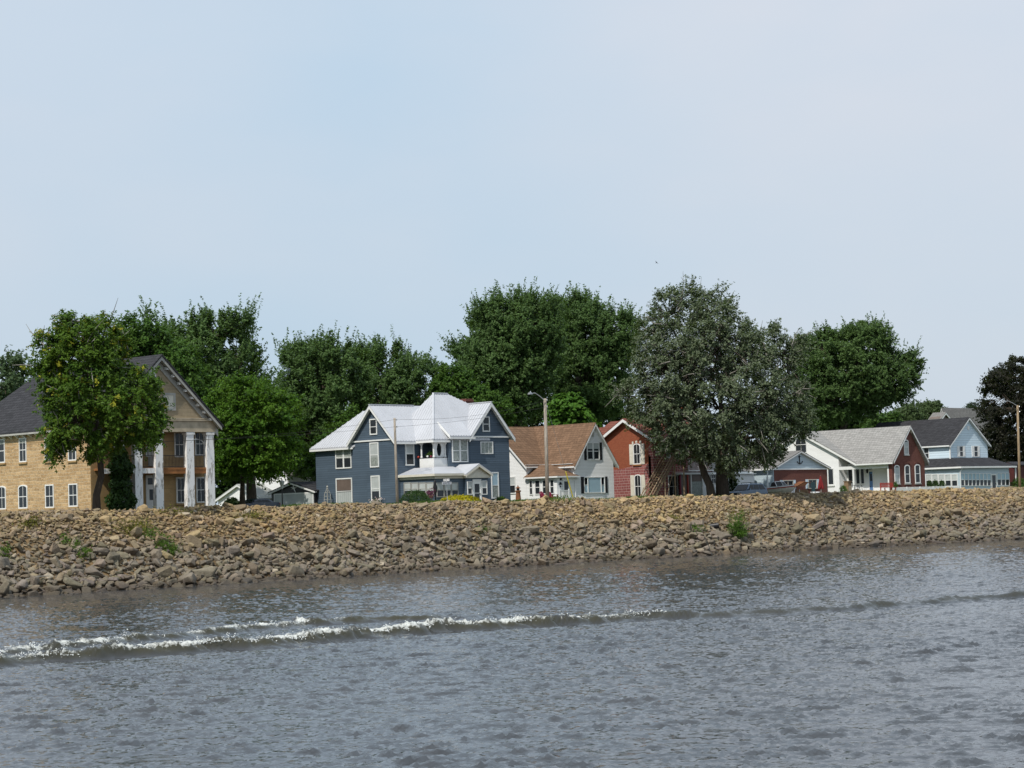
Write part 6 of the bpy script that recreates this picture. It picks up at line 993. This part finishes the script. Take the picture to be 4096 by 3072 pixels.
# ================================================================== vehicles
def car(name, label, xf, yn, paintm, L=4.55, Wd=1.82, H=1.72, hood=.62, suv=True):
    o = thing(name, label, 'car', (xf+L/2, yn+Wd/2, ZG)); z = lambda h: ZG+h; X = lambda f: xf+L*f
    low = [(X(.0), z(.35)), (X(.005), z(.75)), (X(.03), z(.90)), (X(.22), z(1.02)), (X(.98), z(1.08)), (X(1.0), z(.85)), (X(1.0), z(.38)), (X(.9), z(.28)), (X(.1), z(.28))]
    b = MB(); b.prism([(x, yn, zz) for x, zz in low], (0, Wd, 0)); b.build('body', paintm, o, bevel=.06)
    rf = .40 if suv else .45; rr = .86 if suv else .72; rb = .985 if suv else .86; gh = [(X(.235), z(1.0)), (X(rf-.02), z(H-.06)), (X(rf+.04), z(H)), (X(rr-.05), z(H)), (X(rr), z(H-.05)), (X(rb), z(1.06))]
    t = .17; b = MB(); n = len(gh); mid = sum(zz for _, zz in gh)/n
    ins = lambda zz: t*max(0, (zz-z(1.0)))/(H-1.0); vs = [(x, yn+.03+ins(zz), zz) for x, zz in gh]+[(x, yn+Wd-.03-ins(zz), zz) for x, zz in gh]
    b.add(vs, [tuple(range(n)), tuple(range(2*n-1, n-1, -1))]+[(i, n+i, n+(i+1) % n, (i+1) % n) for i in range(n)]); b.build('cabin', paintm, o)
    def glass(pts, side):
        g = MB(); q = [np.array(p) for p in pts]; g.prism(q, side); g.build('side_window' if abs(side[1]) > 0 else 'windshield', M['glass'], o)
    def wx(f0, f1, f2, f3, z0, z1_): return [(X(f), yn+.02+ins(zz)-.012, zz) for f, zz in ((f0, z0), (f1, z0), (f2, z1_), (f3, z1_))]
    for q in ((.30, .50, .50, .41), (.52, .70, .69, .52), (.72, .93, .85, .71)) if suv else ((.34, .54, .54, .46), (.56, .78, .70, .56)): glass(wx(*q, z(1.08), z(H-.12)), (0, .02, 0))
    nx = np.array([X(.235)-.015, 0, z(1.02)]); tx = np.array([X(rf-.02)-.015, 0, z(H-.07)]); p, q = nx*.93+tx*.07, nx*.05+tx*.95
    g = MB(); g.prism([(p[0], yn+.14, p[2]), (p[0], yn+Wd-.14, p[2]), (q[0], yn+Wd-.26, q[2]), (q[0], yn+.26, q[2])], (-.015, 0, .01)); g.build('windshield', M['glass'], o)
    for f in (.19, .80):
        for y in (yn+.02, yn+Wd-.22):
            w = MB(); w.tube([(X(f), y, z(.34)), (X(f), y+.2, z(.34))], .34, 18); wh = w.build('wheel', M['black'], o); w = MB(); w.tube([(X(f), y-.012, z(.34)), (X(f), y+.212, z(.34))], .2, 10); w.build('rim', M['steel'], wh)
    for y in (yn+.1, yn+Wd-.45): g = MB(); g.box(X(-.004), X(.03), y, y+.35, z(.66), z(.82)); g.build('headlight', M['blind'], o)
    g = MB(); g.box(X(-.012), X(.01), yn+.5, yn+Wd-.5, z(.55), z(.8)); g.build('grille', M['black'], o); g = MB(); g.box(X(.985), X(1.006), yn+.05, yn+.25, z(.75), z(1.0)); g.build('tail_light', M['red'], o)
    g = MB(); g.box(X(.29), X(.33), yn-.2, yn-.02, z(1.06), z(1.22)); g.build('wing_mirror', paintm, o, bevel=.03); g = MB(); g.box(X(.56), X(.60), yn-.025, yn+.01, z(.9), z(.93)); g.build('door_handle', M['steel'], o)
    if suv:
        g = MB()
        for y in (yn+.3, yn+Wd-.3): g.beam((X(.46), y, z(H+.09)), (X(.82), y, z(H+.09)), .04, .03); [g.box(X(f), X(f)+.05, y-.02, y+.02, z(H-.02), z(H+.07)) for f in (.47, .64, .80)]
        for f in (.5, .78): g.beam((X(f), yn+.3, z(H+.10)), (X(f), yn+Wd-.3, z(H+.10)), .06, .03)
        g.build('roof_rack', M['darkmetal'], o)
    return o
q = at(z6b, 650, 262, 137.3); carp = (lambda t: (t.pbsdf((.10, .145, .21), .3, .5, Metallic=.5, Coat_Weight=.6), t.m)[1])(NT('slate_blue_car_paint'))
car('suv_car', 'slate blue sport utility car with roof rack parked beside the boat', q[0]-4.55*.86, 137.0, carp)
q = at(z2b, 300, 760, 150); car('parked_car', 'dark blue car almost hidden by the rocks under the round tree', q[0]+.5, 149, (lambda t: (t.pbsdf((.02, .03, .06), .25, .5, Coat_Weight=.6), t.m)[1])(NT('dark_blue_car_paint')), 4.4, 1.75, 1.42, suv=False)
# motor boat on a trailer, bow to the river
q = at(z6b, 945, 300, 140.2); bx, yb_, ys_ = q[0]-.1, 138.0, 142.0; zg = at(z6b, 945, 310, 140.2)[2]; o = thing('motor_boat', 'white and red motor boat with folded windscreen on a trailer', 'boat', (bx, 140, ZG))
st = []; nS = 9
for i in range(nS):
    f = i/(nS-1); y = ys_+(yb_-ys_)*f; w_ = .88*(1-max(0, (f-.35)/.65)**2.2)+.02; gz = zg+.18*f**2; kz = zg-.95+.75*max(0, (f-.55)/.45)**2; cz = kz*.45+gz*.55; st.append([(bx-w_, y, gz), (bx-w_*.93, y, cz), (bx-w_*.55, y, kz*.75+cz*.25), (bx, y+(.0), kz), (bx+w_*.55, y, kz*.75+cz*.25), (bx+w_*.93, y, cz), (bx+w_, y, gz)])
def loft(mb, st, rows): k = len(st[0]); mb.add([p for s in st for p in s], [(i*k+j, i*k+j+1, (i+1)*k+j+1, (i+1)*k+j) for i in range(len(st)-1) for j in rows]); return mb
b = loft(MB(), st, range(6)); k = len(b.v); b.add(st[0], [tuple(range(7))]); b.build('hull', M['cream'], o, smooth=False)
def band(z0, z1_, d): return [[(bx+sg*(abs(s[0][0]-bx)+d)*1.0, s[0][1], s[0][2]+zz) for sg, zz in ((-1, z0), (-1, z1_), (1, z1_), (1, z0))] for s in st]
b = loft(MB(), band(-.16, -.06, .015), (0, 2)); b.build('red_stripe', M['red'], o); b = loft(MB(), band(-.06, .06, .02), (0, 1, 2)); b.build('deck', M['whiteplastic'], o)
def scr(y0, y1_, dx0, dx1, frame=True):
    g = MB(); a = (bx+dx0, y0, zg+.06); c = (bx+dx1, y1_, zg+.06); a2 = (bx+dx0*.8, y0+.38, zg+.62); c2 = (bx+dx1*.8, y1_+.38, zg+.62); g.prism([a, c, c2, a2], (0, .012, 0)); g.build('windscreen', M['glass'], o); f = MB()
    for p_, q_ in ((a, a2), (c, c2), (a2, c2)): f.tube([p_, q_], .035, 5)
    f.build('windscreen_frame', M['whiteplastic'], o)
scr(139.7, 139.2, -.8, -.3); scr(139.2, 139.2, -.3, .3); scr(139.2, 139.7, .3, .8)
g = MB(); g.prism([(bx-.8, 139.7, zg+.06), (bx-.8, 140.6, zg+.06), (bx-.66, 140.5, zg+.5), (bx-.64, 140.08, zg+.62)], (.012, 0, 0)); g.build('side_screen', M['glass'], o)
g = MB(); g.box(bx-.25, bx+.25, 142.02, 142.4, zg-.5, zg+.3); g.box(bx-.1, bx+.1, 142.1, 142.35, zg-1.2, zg-.5); g.build('outboard_motor', M['black'], o)
g = MB()
for s in (-1, 1): g.beam((bx+s*.6, 142, ZG+.5), (bx+s*.6, 139.2, ZG+.5), .08, .1); g.beam((bx+s*.6, 139.2, ZG+.5), (bx, 137.3, ZG+.5), .08, .1)
for y in (139.2, 140.2, 141.4): g.box(bx-.65, bx+.65, y, y+.08, ZG+.4, ZG+.49)
g.tube([(bx, 137.4, ZG), (bx, 137.4, ZG+1.0)], .04, 6)
for s in (-1, 1): g.box(bx+s*.4-.04, bx+s*.4+.04, 139.6, 141.6, ZG+.5, zg-.62)
g.build('trailer_frame', M['steel'], o)
for s in (-.95, .78): g = MB(); g.tube([(bx+s, 140.9, ZG+.3), (bx+s+.18, 140.9, ZG+.3)], .3, 16); wh = g.build('trailer_wheel', M['black'], o); g = MB(); g.tube([(bx+s-.01, 140.9, ZG+.3), (bx+s+.19, 140.9, ZG+.3)], .16, 10); g.build('rim', M['white'], wh)
# ================================================================== plants and things on the bank
_gx, _gv = np.meshgrid(np.arange(60, 240, .5), np.linspace(0, 1.1, 90)); _gp = bank(_gx.ravel(), _gv.ravel()); _d = _gp-EYE; _k = _d@FW; _px = 2048+FPX*(_d@CR)/_k; _py = 1536-FPX*(_d@CU)/_k
def bank_at(px, py): i = np.argmin((_px-px)**2+(_py-py)**2); return _gp[i]
p = bank_at(2935, 2165); s_ = FPX/depth(p)
o = thing('sapling', 'bright green leafy sapling growing out of the rocks low on the bank', 'sapling', p); b = MB(); Vl, Cl = [], []
for k in range(22):
    q = np.array((rng.uniform(2908, 2996), rng.uniform(2046, 2150))); q[0] += (2150-q[1])*.12*(1 if q[0] > 2950 else .3); t = atD(q, depth(p)+rng.uniform(-.7, .7)); b.tube(bez(p-ZZ*.2, p*.5+t*.5+ZZ*.2, t, 5), [.04, .03, .022, .016, .01], 4, False); n = 130; f = rng.uniform(.35, 1.0, n)[:, None]
    Vl.append(p*(1-f)+t*f+ZZ*.2*np.sin(f*3.1)+rng.normal(0, .15, (n, 3)))
b.build('stem', M['bark'], o); C = np.concatenate(Vl); n = len(C); f = rng.random((n, 1)); leaf_object('foliage', leaves(C, np.tile(ZZ-HF*.3, (n, 1)), .17, .06, .8), np.array([.05, .12, .016])*(1-f)+np.array([.11, .21, .03])*f, M['leaf'], o)
Vl, Cl = [], []
for (px, py, rx, ry, n, c) in ((540, 2125, 70, 26, 750, 0), (600, 2150, 40, 20, 260, 1), (650, 2185, 30, 22, 420, 1), (260, 2178, 16, 18, 120, 1), (305, 2195, 14, 16, 110, 1), (18, 2222, 22, 18, 200, 1), (340, 2230, 30, 16, 260, 1), (120, 2105, 40, 14, 220, 0), (690, 2215, 22, 12, 300, 1), (2780, 2128, 30, 14, 260, 1), (2690, 2085, 30, 10, 160, 0), (1010, 2080, 60, 14, 260, 0), (2960, 2060, 40, 10, 120, 0), (1930, 2130, 25, 10, 100, 1), (700, 2060, 70, 12, 220, 0), (2240, 2010, 60, 5, 300, 1)):
    for _ in range(n): Vl.append(bank_at(px+rng.normal(0, rx*.55), py+rng.normal(0, ry*.55))+ZZ*rng.uniform(.15, .42)+rng.normal(0, .12, 3)); Cl.append(c)
C = np.array(Vl); cl = np.array(Cl)[:, None]; n = len(C); cc = np.where(cl == 0, np.array([.17, .16, .035]), np.array([.085, .15, .025]))*rng.uniform(.6, 1.4, (n, 1)); o = leaf_object('weeds', leaves(C, unit(rng.normal(0, 1, (n, 3))), .22, .07, .3), cc, M['leaf'], None, (100, 130, 3)); tagp(o, 'yellow green weeds sprouting between the rocks', 'weeds', kind='stuff')
n = 9000; X_ = rng.uniform(112, 166, n); Yg = ycr(X_)+rng.uniform(1.3, 5.0, n); C = np.stack([X_, Yg, zcr(X_)+rng.uniform(-.02, .16, n)], 1); nr = rng.normal(0, 1, (n, 3))*np.array([1, 1, .15]); cc = np.array([.07, .12, .025])*rng.uniform(.7, 1.4, (n, 1)); o = leaf_object('grass', leaves(C, unit(nr), .3, .05, .2), cc, M['leaf'], None, (140, 136, 5)); tagp(o, 'short green grass behind the crest of the rocks', 'grass', kind='stuff')
p = bank_at(2852, 2118); b = MB(); ax = unit(np.array([.55, -.8, .12])); b.tube([p+ZZ*.28-ax*.5, p+ZZ*.28+ax*.45, p+ZZ*.28+ax*.451, p+ZZ*.28+ax*.1], [.27, .27, .21, .21], 14, False); o = b.build('drain_pipe', M['black'], None, p, smooth=False); tagp(o, 'short black drain pipe poking out of the rocks beside the sapling', 'pipe')
for (px, py, a, L, lab) in ((2690, 2190, (.5, -.5, -.2), 1.5, 'pale driftwood stick lying low on the rocks beside the sapling'), (150, 2330, (.9, -.2, .1), 1.6, 'pale driftwood stick near the waterline below the stone building')): p = bank_at(px, py)+ZZ*.35; a = unit(np.array(a)); b = MB(); b.tube([p-a*L/2, p+ZZ*.06, p+a*L/2], [.05, .06, .03], 6); o = b.build('driftwood', M['palebark'], None, p); tagp(o, lab, 'driftwood')
# ================================================================== bird in flight
p = atD((2626, 1049), 170); o = thing('bird', 'small dark bird flying in the sky above the cottonwood', 'bird', p); rv, up_ = R0, ZZ
L_ = lambda a, c, d=0: p+rv*a*.021-up_*c*.021+HF*d
b = MB(); b.tube([L_(-2.4, 3.4), L_(-1.2, 1.6), L_(0, 0), L_(1.0, -1.0), L_(1.6, -1.7)], [.012, .026, .035, .028, .006], 7); b.build('body', M['black'], o, smooth=True)
for tip, m1 in ((L_(-4.2, -6.2, .05), L_(-2.3, -3.0, .06)), (L_(6.2, 6.6, -.05), L_(3.3, 3.0, .03))): b = MB(); c = L_(.3, -.3); e = L_(-1.2, 1.3); b.prism([c, m1+(c-e)*.35, tip, m1-(c-e)*.35, e], HF*.012); b.build('wing', M['black'], o)
b = MB(); b.prism([L_(-2.0, 2.6), L_(-3.8, 2.9), L_(-3.0, 3.6), L_(-2.9, 5.0), L_(-1.6, 3.2)], HF*.008); b.build('tail', M['black'], o)
